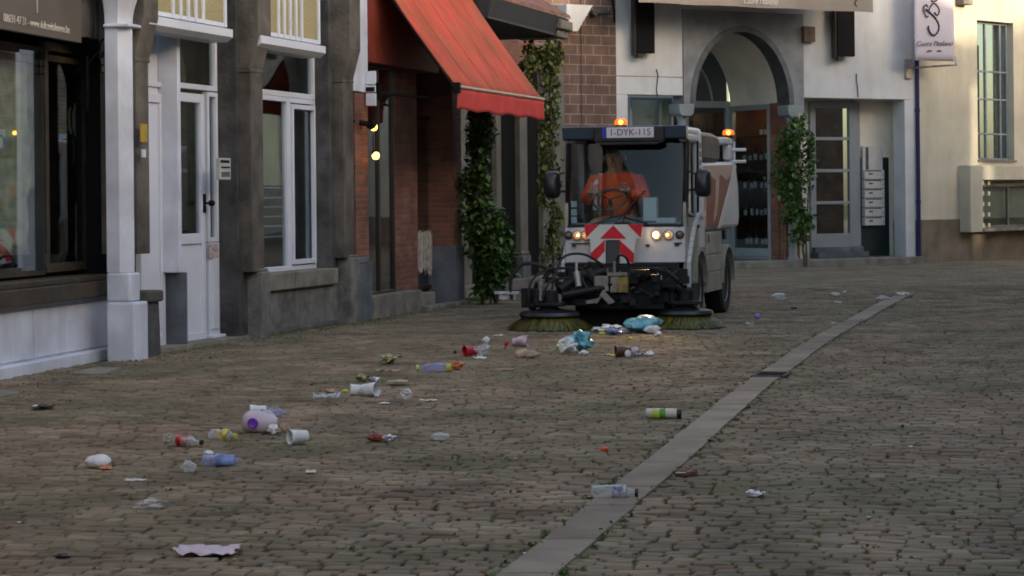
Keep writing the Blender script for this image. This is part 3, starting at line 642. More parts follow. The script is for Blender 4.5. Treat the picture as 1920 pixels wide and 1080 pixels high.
window_m(b3, W2r(690, -.05), W2r(741, -.05), .26, zf, -.05, .035, M['frame_dk'], M['glass'], cols=(.45,), name='shop_window')
mb = MB(); mb.box(W2r(690, 0), W2r(790, 0), .95, 1.0, 0, 3.5); mb.build('interior', mat('warm_interior', (.13, .075, .03), .8, .5, 2, streak=0), b3)
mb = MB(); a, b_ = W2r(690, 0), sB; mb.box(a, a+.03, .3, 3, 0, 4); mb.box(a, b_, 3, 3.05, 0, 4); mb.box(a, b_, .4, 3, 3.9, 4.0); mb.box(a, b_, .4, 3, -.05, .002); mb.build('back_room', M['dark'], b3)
# glazed door standing in the doorway, with painted lettering
s0, s1 = W2r(784, -.2), W2r(823, -.35)
f = window_m(b3, s0, s1, .22, W2.z(800, 215, -.2), -.3, .05, M['frame_dk'], M['glass'], rows=(), name='shop_door')
f['label'] = 'dark framed glass door with a pale streaked poster'
lm = mat('poster_white', (.50, .47, .44), .6, .5, 14, c2=(.30, .26, .24))
rgl = random.Random(4); mb = MB(); zc0_, zc1_ = W2.z(798, 520, -.29), W2.z(798, 430, -.29); x = s0+.06
while x < s1-.06:
    w_ = rgl.uniform(.012, .035); zt_1 = zc1_ - rgl.uniform(0, .05); zb_1 = zc0_ + rgl.uniform(0, .12)
    mb.prism([(x, zb_1), (x+w_, zb_1+.02), (x+w_*.8, (zt_1+zb_1)/2), (x+w_, zt_1), (x, zt_1-.02), (x-w_*.3, (zt_1+zb_1)/2+.05)], .288-.0005*(int(x*1000) % 5), .294, 'y'); x += w_ + rgl.uniform(.004, .03)
mb.build('poster', lm, f)
# awning
aw = wroot('awning', W2, 'red fabric awning with hanging valance projecting over the brick shop', 'awning')
na = 1.0; sa, zaw = W2.sz(857, 163, na); sb_x, _z = W2.sz(1018, 181, na); 
def aw_pt(t, b_):       # t along shop, b_ 0 wall .. 1 bar
    n = na*b_; z = zaw + (1-b_)*1.41 - .03*math.sin(PI*b_); return Vector((sa + (sb_x-sa)*t, -n, z))
mb = MB(); mb.grid(lambda a, b_: aw_pt(a, b_) + Vector((0, 0, -.012*math.sin(a*PI*5)**2*math.sin(PI*b_) + .016*noise.noise(Vector((a*5, b_*2.5, 3))) + .006*noise.noise(Vector((a*16, b_*4, 7))))), 40, 12); mb.build('canopy', M['awning'], aw, smooth=60, solid=.006)
mb = MB()
for k in range(1, 5):
    t = k/5; mb.tube([aw_pt(t, b_) + Vector((0, -.002, .002)) for b_ in [j/10 for j in range(11)]], .0035, 5)
mb.build('seam', mat('awning_seam', (.55, .10, .065), .9), aw)
mb = MB(); mb.tube([(sa-.01, -na, zaw), (sb_x+.01, -na, zaw)], .026, 10); mb.build('front_bar', M['bar'], aw, smooth=40)
def val(a, b_):
    x = sa + (sb_x-sa)*a; fold = .022*math.sin(a*38)*math.exp(-a*1.6) + .008*math.sin(a*60+1) + .012*noise.noise(Vector((a*8, 0, 0)))
    return Vector((x, -na-.01 + fold*(1-b_*.8), zaw-.02 - .235*(1-b_) + .012*math.sin(a*25)*(1-b_)))
mb = MB(); mb.grid(val, 160, 6); mb.build('valance', M['valance'], aw, smooth=60, solid=.004)
for t in (.02, .98):
    mb = MB(); x = sa + (sb_x-sa)*t; mb.tube([(x, -na+.02, zaw-.02), (x+(.3 if t < .5 else -.3), -.55, zaw-.10), (x, -.03, zaw-.04)], .018, 7); mb.box(x-.03, x+.03, -.06, 0, zaw-.12, zaw+.06); mb.build('folding_arm', M['black'], aw)
mb = MB(); x = sa; mb.tube([aw_pt(0, 1)+Vector((-.02, .02, -.02)), aw_pt(0, 0)+Vector((-.02, .02, -.03))], .014, 6); mb.box(sa-.02, sa+.05, -na-.03, -na+.07, zaw-.07, zaw+.05); mb.build('end_bracket', M['black'], aw)
mb = MB(); mb.box(sa-.05, sb_x+.05, -.14, -.045, zaw+1.38, zaw+1.55); mb.build('cassette', M['redfascia'], aw, bevel=.01)
# wall lamp on the brick, and a lower bulb added for its reflection
M['bulb'] = mat('lit_bulb', (1, .7, .25), .5, emit=(1, .50, .07), es=2.6)
for k, (x, y, lb) in enumerate(((699, 238, 'lit yellow wall lamp with round black mount, upper of the two at the brick shop'), (703, 292, 'lit yellow bulb on a slim cable, added for the reflection of the upper lamp at the brick shop'))):
    n = .16; s, z = W2.sz(x, y, n); p = W2.world(s, n); lp = empty('wall_lamp', (p.x, p.y, z), W2.ang, lb, 'wall lamp', 'lit lamps on the brick shop front')
    mb = MB()
    if k == 0:
        mb.tube([(-.10, .15, .06), (-.10, .13, .06)], .13, 16); mb.tube([(-.08, .13, .05), (-.03, .03, .03)], .03, 8); mb.tube([(-.06, .02, .03), (.0, .0, .015)], [.05, .055], 12)
    else: mb.tube([(0, .02, .24), (0, .02, .05)], .006, 6); mb.tube([(0, .02, .06), (0, .005, .02)], [.02, .035], 10)
    mb.build('lamp_holder', M['black'], lp, smooth=40)
    mb = MB(); mb.X = Matrix.Translation((.0, -.01, 0)); mb.lathe([(.0, -.045), (.032, -.034), (.044, 0), (.032, .034), (0, .045)], 12, cap0=False, cap1=False); mb.build('bulb', M['bulb'], lp, smooth=60)
# small hanging sign
sgn = wroot('projecting_sign', W2, 'small black and white projecting sign on the painted wall end left of the awning', 'sign')
s, z = W2.sz(697, 165, .12); mb = MB(); mb.box(s-.02, s+.02, -.17, -.055, z-.20, z-.06); mb.box(s-.02, s+.02, -.17, -.055, z+.04, z+.19); mb.box(s-.018, s+.018, -.165, -.055, z-.05, z+.03); mb.build('sign_plate', M['white_pvc'], sgn, bevel=.003)
mb = MB(); mb.tube([(s, -.05, z+.05), (s, -.2, z+.05)], .01, 6); mb.box(s-.025, s-.021, -.16, -.06, z-.04, z+.01); mb.tube([(s, -.05, z-.055), (s, -.18, z-.055)], .008, 6); mb.build('sign_bracket', M['black'], sgn)
# yellow plaque / bell plate on pilaster, thin
pl = wroot('name_plate', W2, 'small yellow plate with a white tag below it on the slim brown pilaster', 'name plate')
mb = MB(); pb(mb, W2, 266, 232, 277, 267, .22, .02); mb.build('plate', mat('yellow_plate', (.42, .28, .03), .4, .2, 6), pl, bevel=.003)
mb = MB(); pb(mb, W2, 268, 280, 274, 295, .215, .015); mb.build('tag', M['white_pvc'], pl)
# ================================================================== building 4: ivy house with grey pilasters and low eave
b4 = wroot('ivy_house', W4, 'grey plastered house with tall dark openings and low dark eave behind the awning', 'building')
def W4r(px, n=0, y=400): return W4.s(px, y, n)
mb = MB(); sa4, sb4 = W4r(862), W4r(1052)
zE = W4.z(1000, 62, 0)
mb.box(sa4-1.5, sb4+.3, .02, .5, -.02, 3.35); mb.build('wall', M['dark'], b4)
mb = MB(); mb.box(sa4-.8, W4r(884), 0, .3, .0, 3.35); mb.build('side_wall', M['greypil'], b4)
for x0, x1 in ((925, 941), (969, 990), (1012, 1060)):
    n = .06; s0, s1 = W4r(x0, 0), W4r(x1, n)
    mb = MB(); zc_ = W4.z(x1, 474, n); mb.box(s0, s1, -n, .3, zc_, 3.35); mb.build('pilaster', M['greypil'], b4, bevel=.006)
    mb = MB(); mb.box(s0-.02, s1+.03, -n-.04, .3, -.02, zc_-.03); mb.box(s0-.0, s1+.01, -n-.02, .3, zc_-.03, zc_+.03); mb.build('pedestal', M['stone'], b4, bevel=.02)
mb = MB(); mb.box(sa4-.8, sb4+.3, -.22, .28, -.02, .14); mb.build('door_step', M['sillstone'], b4, bevel=.012)
# eave: boxed gutter and sloping tiled roof
se0, se1 = sa4-1.2, W4r(1072, .9, 50)
mb = MB(); ze = W4.z(1040, 66, .8)
mb.box(se0, se1, -.80, .3, ze, ze+.03); mb.prism([(-.80, ze+.03), (-.86, ze+.28), (-.74, ze+.28), (-.70, ze+.03)], se0, se1, 'x'); mb.build('eave_soffit', M['gutter'], b4)
mb = MB(); mb.box(se1-.6, se1+.08, -.9, -.1, ze+.10, ze+.24); mb.box(se1-.55, se1+.02, -.84, -.1, ze-.02, ze+.095); mb.build('eave_corner', M['eavetop'], b4, bevel=.02)
mb = MB(); mb.prism([(-.88, ze+.285), (-.86, ze+.34), (2.5, ze+2.4), (2.5, ze+2.3)], se0, se1+.05, 'x'); mb.build('roof', M['redbrick'], b4)
mb = MB(); mb.box(sa4-1.5, sb4+.3, .5, .7, 3.3, 5.5); mb.build('upper_wall', M['redbrick'], b4)
# ================================================================== building 5: brown block wall beside the white house
WB = Wall(WC.world(WC.s(1156, 300), .0).xy, 7040)
b5 = wroot('block_wall', WB, 'brown block wall with pale joints between the ivy house and the white arched house', 'wall')
mb = MB(); s0 = WB.s(1010, 100, .02); mb.box(s0-.6, -.001, -.02, .3, -.02, TOP); mb.build('masonry', M['block'], b5)
mb = MB(); s0, z0 = WB.sz(1091, 190, .03); mb.tube([(s0, -.035, .3), (s0, -.035, 6)], .012, 6); mb.build('cable', M['block'], b5)
mb = MB(); s0, z0 = WB.sz(1068, 48, .05); mb.prism([(s0-.25, z0+.35), (s0+.3, z0+.35), (s0-.02, z0-.12), (s0-.25, z0-.12)], -.35, -.021, 'y'); mb.build('roof_verge', M['white_pl'], b5)
lk = wroot('wall_bracket', WB, 'short grey lamp bracket on the brown block wall above the sweeper', 'bracket')
s0, z0 = WB.sz(1118, 24, .1); mb = MB(); mb.tube([(s0-.05, -.10, z0), (s0+.28, -.12, z0+.01)], .035, 8); mb.tube([(s0-.05, -.02, z0-.02), (s0-.05, -.14, z0-.0)], .06, 8); mb.build('arm', M['stone_dk'], lk, smooth=40)
mb = MB(); pth = [WB.sz(x, y, .1) for x, y in ((1140, -20), (1150, 0), (1153, 22), (1153, 42))]; mb.tube([(a, -.08, b_) for a, b_ in pth], .018, 6); mb.build('cable_end', M['black'], lk)
# ================================================================== building C: white house with loggia and arch
bc = wroot('arched_house', WC, 'white plastered house with grey stone arch, columns and open ground floor loggia', 'building')
def c_(px, n=0, y=300): return WC.s(px, y, n)
zl = WC.z(1440, 182, 0)                       # lintel underside
sL, sR = c_(1153), c_(1718)
s_al, s_ar = c_(1282), c_(1507)
mb = MB(); mb.box(sL, s_al, 0, .35, zl, TOP); mb.box(s_ar, sR, 0, .35, zl, TOP); mb.box(sL, c_(1178), 0, .35, 0, zl); mb.box(c_(1697), sR, 0, .35, 0, zl)
mb.build('front_wall', M['white_pl'], bc, bevel=.01)
za_top = WC.z(1395, 22, .03)
mb = MB(); mb.box(s_al, s_ar, .0, .3, za_top, TOP); mb.build('upper_wall', M['white_pl'], bc)
# arch panel with opening
ci = (c_(1303) + c_(1479))/2; ra = (c_(1479) - c_(1303))/2; zsp = WC.z(1392, 195, 0); zat = WC.z(1395, 60, 0); rz = zat - zsp
def arcpt(k, n_, rr=ra, rzz=None): a = PI*k/n_; return (ci - rr*math.cos(a), zsp + (rzz or rz)*math.sin(a))
mb = MB(); K = 28
P = [(s_al+.001, zsp-.02)] + [arcpt(k, K) for k in range(K+1)] + [(s_ar-.001, zsp-.02)]
for k in range(K):
    x0, z0 = arcpt(k, K); x1, z1 = arcpt(k+1, K)
    mb.prism([(x0, z0), (x1, z1), (x1, za_top), (x0, za_top)], -.03, .34, 'y')
mb.box(s_al+.001, arcpt(0, K)[0], -.03, .34, zsp-.02, za_top); mb.box(arcpt(K, K)[0], s_ar-.001, -.03, .34, zsp-.02, za_top)
mb.build('arch_panel', mat('arch_stone', (.24, .25, .27), .75, .25, 3, .2), bc)
mb = MB()
for k in range(K):
    x0, z0 = arcpt(k, K); x1, z1 = arcpt(k+1, K); X0, Z0 = arcpt(k, K, ra+.11, rz+.11); X1, Z1 = arcpt(k+1, K, ra+.11, rz+.11)
    mb.prism([(x0, z0), (x1, z1), (X1, Z1), (X0, Z0)], -.045, .34, 'y')
mb.build('arch_ring', mat('arch_ring_stone', (.11, .115, .13), .75, .3, 5, .2), bc)
# vault over the passage
DEP = 1.85
mb = MB()
for k in range(K):
    x0, z0 = arcpt(k, K, ra+.005, rz+.005); x1, z1 = arcpt(k+1, K, ra+.005, rz+.005); X0, Z0 = arcpt(k, K, ra+.1, rz+.1); X1, Z1 = arcpt(k+1, K, ra+.1, rz+.1)
    mb.prism([(x0, z0), (x1, z1), (X1, Z1), (X0, Z0)], .342, DEP, 'y')
mb.build('vault', M['loggia'], bc, smooth=30)
# capitals and columns
for x0, x1, side in ((1272, 1300, 0), (1476, 1506, 1)):
    a, b_ = c_(x0), c_(x1); m_ = (a+b_)/2; hw = (b_-a)/2
    mb = MB()
    zc0 = zsp-.02; prof = [(m_-hw*.62, zc0-.22), (m_+hw*.62, zc0-.22), (m_+hw*.92, zc0-.17), (m_+hw, zc0-.08), (m_+hw, zc0), (m_-hw, zc0), (m_-hw, zc0-.08), (m_-hw*.92, zc0-.17)]
    mb.prism(prof, -.05, .3, 'y'); mb.build('capital', M['bluegrey'], bc, bevel=.01)
    mb = MB(); mb.lathe([(hw*.62, 0), (hw*.62, .15), (hw*.5, .2), (hw*.5, zc0-.3), (hw*.62, zc0-.221)], 16, Matrix.Translation((m_, .12, 0)))
    mb.build('column', M['bluegrey'], bc, smooth=40)
# loggia back: left window, passage, side window, door
zt_l = zl
mb = MB(); yb = .5
mb.box(c_(1178)-.1, c_(1300), yb+.3, yb+.4, 0, zl+.2); mb.build('loggia_back_wall', M['loggia'], bc)
window_m(bc, c_(1182, -.5), c_(1262, -.5), .5, zl-.02, -.5, .05, M['bluegrey'], M['glass'], cols=(.72,), name='loggia_window')
mb = MB(); mb.box(c_(1240, -.62), c_(1262, -.62), .60, .66, .4, zl); mb.build('loggia_post', M['int_cream'], bc)
mb = MB(); mb.box(c_(1170), c_(1303), .52, .6, 0, .5); mb.build('dado', M['bluegrey'], bc)
# passage back wall with fanlight and door
yD = DEP; xb0, xb1 = ci-ra, ci+ra
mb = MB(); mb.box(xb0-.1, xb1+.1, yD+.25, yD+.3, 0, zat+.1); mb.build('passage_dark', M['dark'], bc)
mb = MB()
zdt = zsp+.06
mb.box(xb0, xb1, yD, yD+.08, zdt-.05, zdt+.08)
for x in (xb0+.02, xb0+.42*ra, xb0+1.0*ra, xb1-.1): mb.box(x, x+.09, yD-.004, yD+.08, 0, zdt-.05)
mb.box(xb0, xb1, yD-.002, yD+.08, .0, .5)
mb.tube([(ci - .62*ra*math.cos(PI*k/20), yD+.04, zdt + .66*rz*math.sin(PI*k/20)) for k in range(21)], .03, 6)
mb.tube([(ci-.62*ra-.0, yD+.04, zdt), (ci-.62*ra, yD+.04, zdt+.02)], .03, 6)
f = mb.build('entrance_frame', M['bluegrey'], bc, bevel=.004)
g = MB(); g.box(xb0, xb1, yD+.05, yD+.056, .4, zat); g.build('pane', M['glass'], f)
# right side wall of the passage: bottle display window
xs = xb1
mb = MB(); mb.box(xs-.02, xs+.10, .3, .55, 0.02, zsp+.05); mb.box(xs+.0, xs+.1, .12, .3, 0.02, zsp-.25); mb.build('brick_pier', M['redbrick'], bc)
fr = MB(); y0_, y1_ = .55, DEP-.02; zb0, zb1 = WC.z(1400, 466, -1), zsp-.06
fr.box(xs-.03, xs+.05, y0_, y0_+.09, .12, zb1+.1); fr.box(xs-.03, xs+.05, y1_-.09, y1_, .12, zb1+.1); fr.box(xs-.03, xs+.05, y0_+.09, y1_-.09, zb0-.16, zb0); fr.box(xs-.03, xs+.05, y0_+.09, y1_-.09, zb1, zb1+.1)
fr.box(xs-.01, xs+.05, y0_+.09, y1_-.09, .12, zb0-.16)
f = fr.build('display_window', M['bluegrey'], bc, bevel=.004)
g = MB(); g.box(xs+.0, xs+.006, y0_+.05, y1_-.05, zb0-.03, zb1+.03); g.build('pane', M['glass'], f)
mb = MB(); mb.box(xs+.05, xs+.6, y0_-.1, y0_-.05, .1, zb1+.1); mb.box(xs+.6, xs+.65, y0_-.1, y1_+.4, .1, zb1+.1); mb.box(xs+.05, xs+.6, y1_+.2, y1_+.25, .1, zb1+.1); mb.box(xs+.05, xs+.6, y0_-.1, y1_+.2, zb1+.1, zb1+.15)
mb.build('display_back', mat('display_brown', (.16, .075, .035), .8, .4, 2), bc)
mb = MB(); mb.box(xs+.1, xs+.16, y0_+.1, y1_-.1, zb1+.03, zb1+.06); mb.build('display_lamp', mat('display_lamp', (1, .6, .3), .5, emit=(1, .55, .25), es=3), bc)
mb = MB(); shelfz = [WC.z(1405, y, -1.2) for y in (462, 407, 356, 303, 256)]
for z in shelfz: mb.box(xs+.06, xs+.40, y0_-.04, y1_+.19, z-.02, z)
mb.build('shelf', mat('shelf_wood', (.05, .03, .02), .7), bc)
# step and right part
mb = MB(); mb.box(c_(1300), sR-.12, -.35, .4, -.02, .13); mb.build('front_step', M['sillstone'], bc, bevel=.015)
mb = MB(); mb.box(c_(1178), sR-.12, .4, 2.2, -.02, .11); mb.build('loggia_floor', M['stone'], bc)
yr = .55
mb = MB(); mb.box(c_(1604, -yr), sR-.1, yr, yr+.1, 0, zl+.1); mb.box(xs+.7, c_(1520, -yr), yr+.02, yr+.12, 0, zl+.1); mb.box(xs+.1, xs+.7, yr-.04, yr-.01, 0, zl+.1); mb.box(c_(1500), sR-.02, .35, yr+.1, zl+.001, zl+.1); mb.box(xs+.7, c_(1620, -yr), yr+.05, yr+.12, zl-.12, zl+.1); mb.build('loggia_right_wall', M['loggia'], bc)
s0, s1 = c_(1517, -yr), c_(1610, -yr); zd0, zd1 = WC.z(1560, 455, -yr), WC.z(1560, 192, -yr)
fr = MB(); y = yr-.05; iw = c_(1525, -yr) - s0; 
a0, a1 = c_(1527, -yr), c_(1590, -yr)
fr.box(s0, a0, y, y+.08, .15, zd1); fr.box(a1, s1, y, y+.08, .15, zd1); fr.box(a0, a1, y, y+.08, .15, WC.z(1560, 438, -yr)); fr.box(a0, a1, y, y+.08, WC.z(1560, 203, -yr), zd1)
for yy in (258, 318, 378): zz = WC.z(1560, yy+2, -yr); fr.box(a0, a1, y+.01, y+.08, zz-.03, zz+.03)
d_ = fr.build('door', M['bluegrey'], bc, bevel=.005)
g = MB(); g.box(a0-.01, a1+.01, y+.04, y+.046, .6, zd1-.05); g.build('pane', M['glass'], d_)
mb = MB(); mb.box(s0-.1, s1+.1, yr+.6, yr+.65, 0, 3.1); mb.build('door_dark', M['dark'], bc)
mb = MB(); mb.box(s0-.03, c_(1625, -.3), .25, yr-.052, .131, .24); mb.box(s0+.0, c_(1620, -.35), .38, yr-.054, .241, .34); mb.build('door_step', M['plinth_bl'], bc, bevel=.01)
# mailboxes on dark green board
mbx = wroot('mailbox_board', WC, 'dark green board carrying six stacked white letterboxes beside the grey glazed door', 'mailboxes')
mb = MB(); nB = -yr+.03
q = pb(mb, WC, 1612, 295, 1668, 481, nB, .028); mb.v.clear(); mb.f.clear(); mb.m.clear()
mb.box(q[0], q[1], -nB, -nB+.027, .14, q[3]); mb.build('board', mat('dark_green', (.008, .022, .022), .5, .2, 5), mbx)
M['boxw'] = mat('letterbox_white', (.50, .50, .50), .4, .1, 5)
s0, s1 = c_(1621, nB+.1), c_(1658, nB+.1)
mb = MB(); zz1 = WC.z(1640, 276, nB+.05); zz0 = WC.z(1640, 318, nB+.05); mb.box(s0, s1, -nB-.05, -nB-.002, zz0-.03, zz1+.02); bk = mb.build('back_panel', M['boxw'], mbx, bevel=.004)
mb = MB(); mb.box(s0+.07, s0+.14, -nB-.054, -nB-.05, zz0, zz1-.0); mb.build('intercom_slot', M['stone_dk'], mbx)
zz = [WC.z(1640, y, nB+.1) for y in (318, 336, 353.5, 371, 388.5, 406, 423)]
for k in range(6):
    mb = MB(); mb.box(s0, s1, -nB-.10, -nB-.002, zz[k+1]+.006, zz[k]-.006); b_ = mb.build('letterbox', M['boxw'], mbx, bevel=.004)
    mb = MB(); mb.box(s0+.01, s1-.08, -nB-.103, -nB-.099, zz[k]-.035, zz[k]-.012); mb.box(s0+.10, s0+.2, -nB-.103, -nB-.099, zz[k]-.10, zz[k]-.07); mb.box(s1-.05, s1-.03, -nB-.103, -nB-.099, zz[k]-.12, zz[k]-.10); mb.build('slot', M['stone_dk'], b_)
# shop bottles (seen on the shelves)
def bottle_mb(mb, h=.30, r=.037, X=None, body=0, lab=1):
    mb.X = X; mb.lathe([(r, 0), (r, h*.58), (r*.9, h*.64), (r*.38, h*.74), (r*.34, h*.97), (r*.4, h)], 10, mi=body); mb.lathe([(r*1.02, h*.12), (r*1.02, h*.5)], 10, mi=lab, cap0=False, cap1=False); mb.X = None
M['wine'] = mat('wine_glass_dark', (.012, .015, .012), .15, .2, 4); M['label'] = mat('bottle_label', (.75, .73, .7), .6, .3, 20)
rg = random.Random(8); proto = None
for k, z in enumerate(shelfz):
    for j in range(7 if k != 4 else 4):
        y = y0_ + .05 + j*.165 + rg.uniform(-.02, .02); x = xs+.14+rg.uniform(0, .06); p = bc.matrix_world @ Vector((0, 0, 0))
        bpy.context.view_layer.update(); p = bc.matrix_world @ Vector((x, y, z+.001))
        if proto is None:
            b_ = MB(); bottle_mb(b_); proto = b_.build('wine_bottle', [M['wine'], M['label']], smooth=40); o = proto
        else: o = proto.copy(); col.objects.link(o)
        o.location = p; o.rotation_euler[2] = rg.uniform(0, 6); sc_ = rg.uniform(.85, 1.1); o.scale = (1, 1, sc_)
        tag(o, 'dark pale-labelled wine bottle on the %s shelf of the display inside the arch' % ('lowest', 'second lowest', 'middle', 'second highest', 'highest')[k], 'bottle', 'wine bottles on the %s display shelf' % ('lowest', 'second lowest', 'middle', 'second highest', 'highest')[k])
# awning of C
na = 1.1; s0, z0 = WC.sz(1197, 7, na); s1, _z = WC.sz(1636, 21, na); z0 = (z0+_z)/2
ac = wroot('cafe_awning', WC, 'grey brown cafe awning with pale script lettering on its valance over the arch', 'awning')
M['canvas'] = mat('taupe_canvas', (.30, .25, .21), .8, .12, 2, .1)
mb = MB(); mb.grid(lambda a, b_: Vector((s0+(s1-s0)*a, -.05-(na-.05)*b_, z0+.95-.67*b_)), 20, 6); mb.build('canopy', M['canvas'], ac, solid=.006)
mb = MB(); mb.grid(lambda a, b_: Vector((s0+(s1-s0)*a, -na-.01+.008*math.sin(a*30)*(1-b_), z0+.27*b_+.006*math.sin(a*22)*(1-b_))), 80, 4); mb.build('valance', M['canvas'], ac, solid=.004)
mb = MB(); mb.tube([(s0, -na, z0+.275), (s1, -na, z0+.275)], .025, 8); mb.build('front_bar', M['metal'], ac)
M['script'] = mat('script_cream', (.75, .72, .68), .6, .1, 3)
st, zt2 = WC.sz(1424, 4, na); text('lettering', "Cuore l'Italiano", .175, M['script'], ac, Matrix.Translation((st, -na-.03, zt2+.015)) @ FRONT, shear=.35, sx=.72)
st, zt2 = WC.sz(1610, 4, na); mb = MB(); mb.tube([(st-.06+.05*math.sin(t*.9), -na-.022, zt2+.16-t*.035) for t in range(8)], .009, 5); mb.build('emblem', M['black'], ac)
# black fixtures under the awning
for k, (x0, y0, x1, y1, lb) in enumerate(((1192, 12, 1230, 100, 'tall black box fixture hanging on the white wall left of the stone arch'), (1568, 20, 1605, 106, 'tall black box fixture hanging on the white wall right of the stone arch'))):
    n = .22; s0, z1 = WC.sz(x0, y0, n); s1, z0 = WC.sz(x1, y1, n)
    fx = wroot('wall_heater', WC, lb, 'wall heater', group='black fixtures under the cafe awning')
    mb = MB(); mb.box(s0+.02, s1-.02, -n, -.08, z0, z1+.2); mb.build('casing', M['black'], fx, bevel=.01)
    mb = MB(); mb.box(s0-.01, s0+.02, -n+.02, -.08, z0-.04, z1+.2); mb.box(s0+.06, s0+.15, -n+.03, -.1, z0-.08, z0-.001); mb.build('side_flap', M['frame_dk'], fx)
    mb = MB(); mb.box(s0+.1, s1-.1, -.08, -.002, z1-.2, z1); mb.box(s1-.02, s1+.03, -.12, -.002, z1-.45, z1-.2); mb.build('wall_mount', M['stone_dk'], fx)
# brown box, wires
bx = wroot('meter_box', WC, 'small brown square box on the white wall just right of the stone arch', 'box'); mb = MB(); pb(mb, WC, 1508, 49, 1529, 79, .12, .118); mb.build('casing', mat('brown_box', (.13, .075, .05), .5, .2, 6), bx, bevel=.006)
mb = MB(); q = pb(mb, WC, 1515, 56, 1523, 66, .124, .004); mb.build('badge', M['taupe'], bx)
for k, (pts_, lb) in enumerate(((((1231, 130), (1234, 142), (1232, 158), (1231, 170), (1233, 181)), 'short black cable hanging down the white wall left of the arch'), (((1606, 138), (1606, 152), (1608, 165), (1609, 182)), 'short black cable hanging down the white wall right of the arch'))):
    mb = MB(); mb.tube([(lambda q: (q[0], -.02, q[1]))(WC.sz(x, y, .02)) for x, y in pts_], .009, 5); o = mb.build('cable', M['black']); o.location = bc.location; o.rotation_euler = bc.rotation_euler; tag(o, lb, 'cable')
mb = MB(); a = WC.sz(1154, 142, .012); b_ = WC.sz(1282, 142, .012); mb.box(a[0], b_[0]-.01, -.006, -.0005, a[1]-.006, a[1]+.006); mb.build('wall_joint', M['stone'], bc)
# flag sign on bracket
fl = wroot('banner_sign', WC, 'lilac white hanging banner with black script letters on a bracket by the blue downpipe', 'banner')
nf = .45; s0, z1 = WC.sz(1714, -40, nf); s1, z0 = WC.sz(1789, 114, nf); zb_ = z0
pa = WC.sz(1714, 113, nf)
M['banner'] = mat('banner_cloth', (.50, .47, .56), .8, .06, 2)
mb = MB(); mb.grid(lambda a, b_: Vector((s0+(s1-s0)*a, -nf + .012*math.sin(a*5+b_*3), pa[1] + (z1+.4-pa[1])*b_)), 12, 14); mb.build('cloth', M['banner'], fl, smooth=60, solid=.004)
M['ink'] = mat('banner_ink', (.03, .025, .04), .6)
def stroke(pts_, r, n=nf+.018, name='script_letter'):
    # smooth catmull-rom through photo points
    P = [Vector((WC.sz(x, y, n)[0], -n, WC.sz(x, y, n)[1])) for x, y in pts_]; out = []
    rr = []
    for i in range(len(P)-1):
        p0, p1, p2, p3 = P[max(i-1, 0)], P[i], P[i+1], P[min(i+2, len(P)-1)]
        for t in range(6):
            t /= 6; out.append(.5*((2*p1)+(p2-p0)*t+(2*p0-5*p1+4*p2-p3)*t*t+(3*p1-p0-3*p2+p3)*t**3)); rr.append(r*(.55+.45*math.sin(PI*((i+t)*1.7 % 1))))
    out.append(P[-1]); rr.append(r*.5)
    m_ = MB(); m_.tube(out, rr, 6); return m_.build(name, M['ink'], fl, smooth=60)
stroke([(1736, 17), (1745, 24.7), (1753.6, 33.7), (1760, 45.7), (1759.6, 57.8), (1752, 66), (1745, 62.6), (1741, 54), (1741.5, 48)], .021)
stroke([(1740, 13), (1736, 8.4), (1732.5, 14.4), (1733, 23), (1736, 29.5), (1739, 32), (1741, 29.5)], .014)
stroke([(1742, 19), (1745.8, 10.8), (1751, 6), (1757, 11), (1760.8, 19), (1759.6, 26.5), (1756, 28.3), (1752, 23)], .018)
stroke([(1746, 1), (1751, 2.4), (1756, .6), (1757, -4)], .02)
for x0 in (1739, 1757): stroke([(x0, 96), (x0+4, 95), (x0+8, 96)], .014)
st, zt2 = WC.sz(1752, 82, nf+.02); text('lettering', "Cuore l'Italiano", .135, M['ink'], fl, Matrix.Translation((st, -nf-.02, zt2)) @ Matrix.Rotation(-.03, 4, 'Y') @ FRONT, shear=.4, sx=1.12)
pm = WC.sz(1704, 130, .05)
mb = MB(); mb.box(pm[0]-.07, pm[0]+.08, -.06, 0, pm[1]-.18, pm[1]+.2); mb.tube([(pm[0], -.04, pm[1]+.02), (WC.s(1795, 121, nf), -nf, WC.z(1795, 121, nf))], .022, 8); mb.tube([(WC.s(1792, 108, nf), -nf, WC.z(1792, 106, nf)), (WC.s(1792, 122, nf), -nf, WC.z(1792, 122, nf))], .012, 6)
mb.build('bracket', M['metal'], fl, bevel=.01)
# blue downpipe
dp = wroot('downpipe', WC, 'slim navy blue downpipe at the corner between the white and cream houses', 'downpipe')
sx_, _ = WC.sz(1721, 300, .03); mb = MB(); mb.tube([(sx_, -.035, 0), (sx_, -.035, TOP)], .042, 10); mb.build('pipe', M['blue'], dp, smooth=40)
mb = MB()
for z in (1.2, 3.0, 4.8): mb.tube([(sx_, -.035, z-.03), (sx_, -.035, z+.03)], .052, 10); mb.box(sx_-.02, sx_+.02, -.02, .02, z-.015, z+.015)
mb.build('pipe_clip', M['blue'], dp, smooth=40)
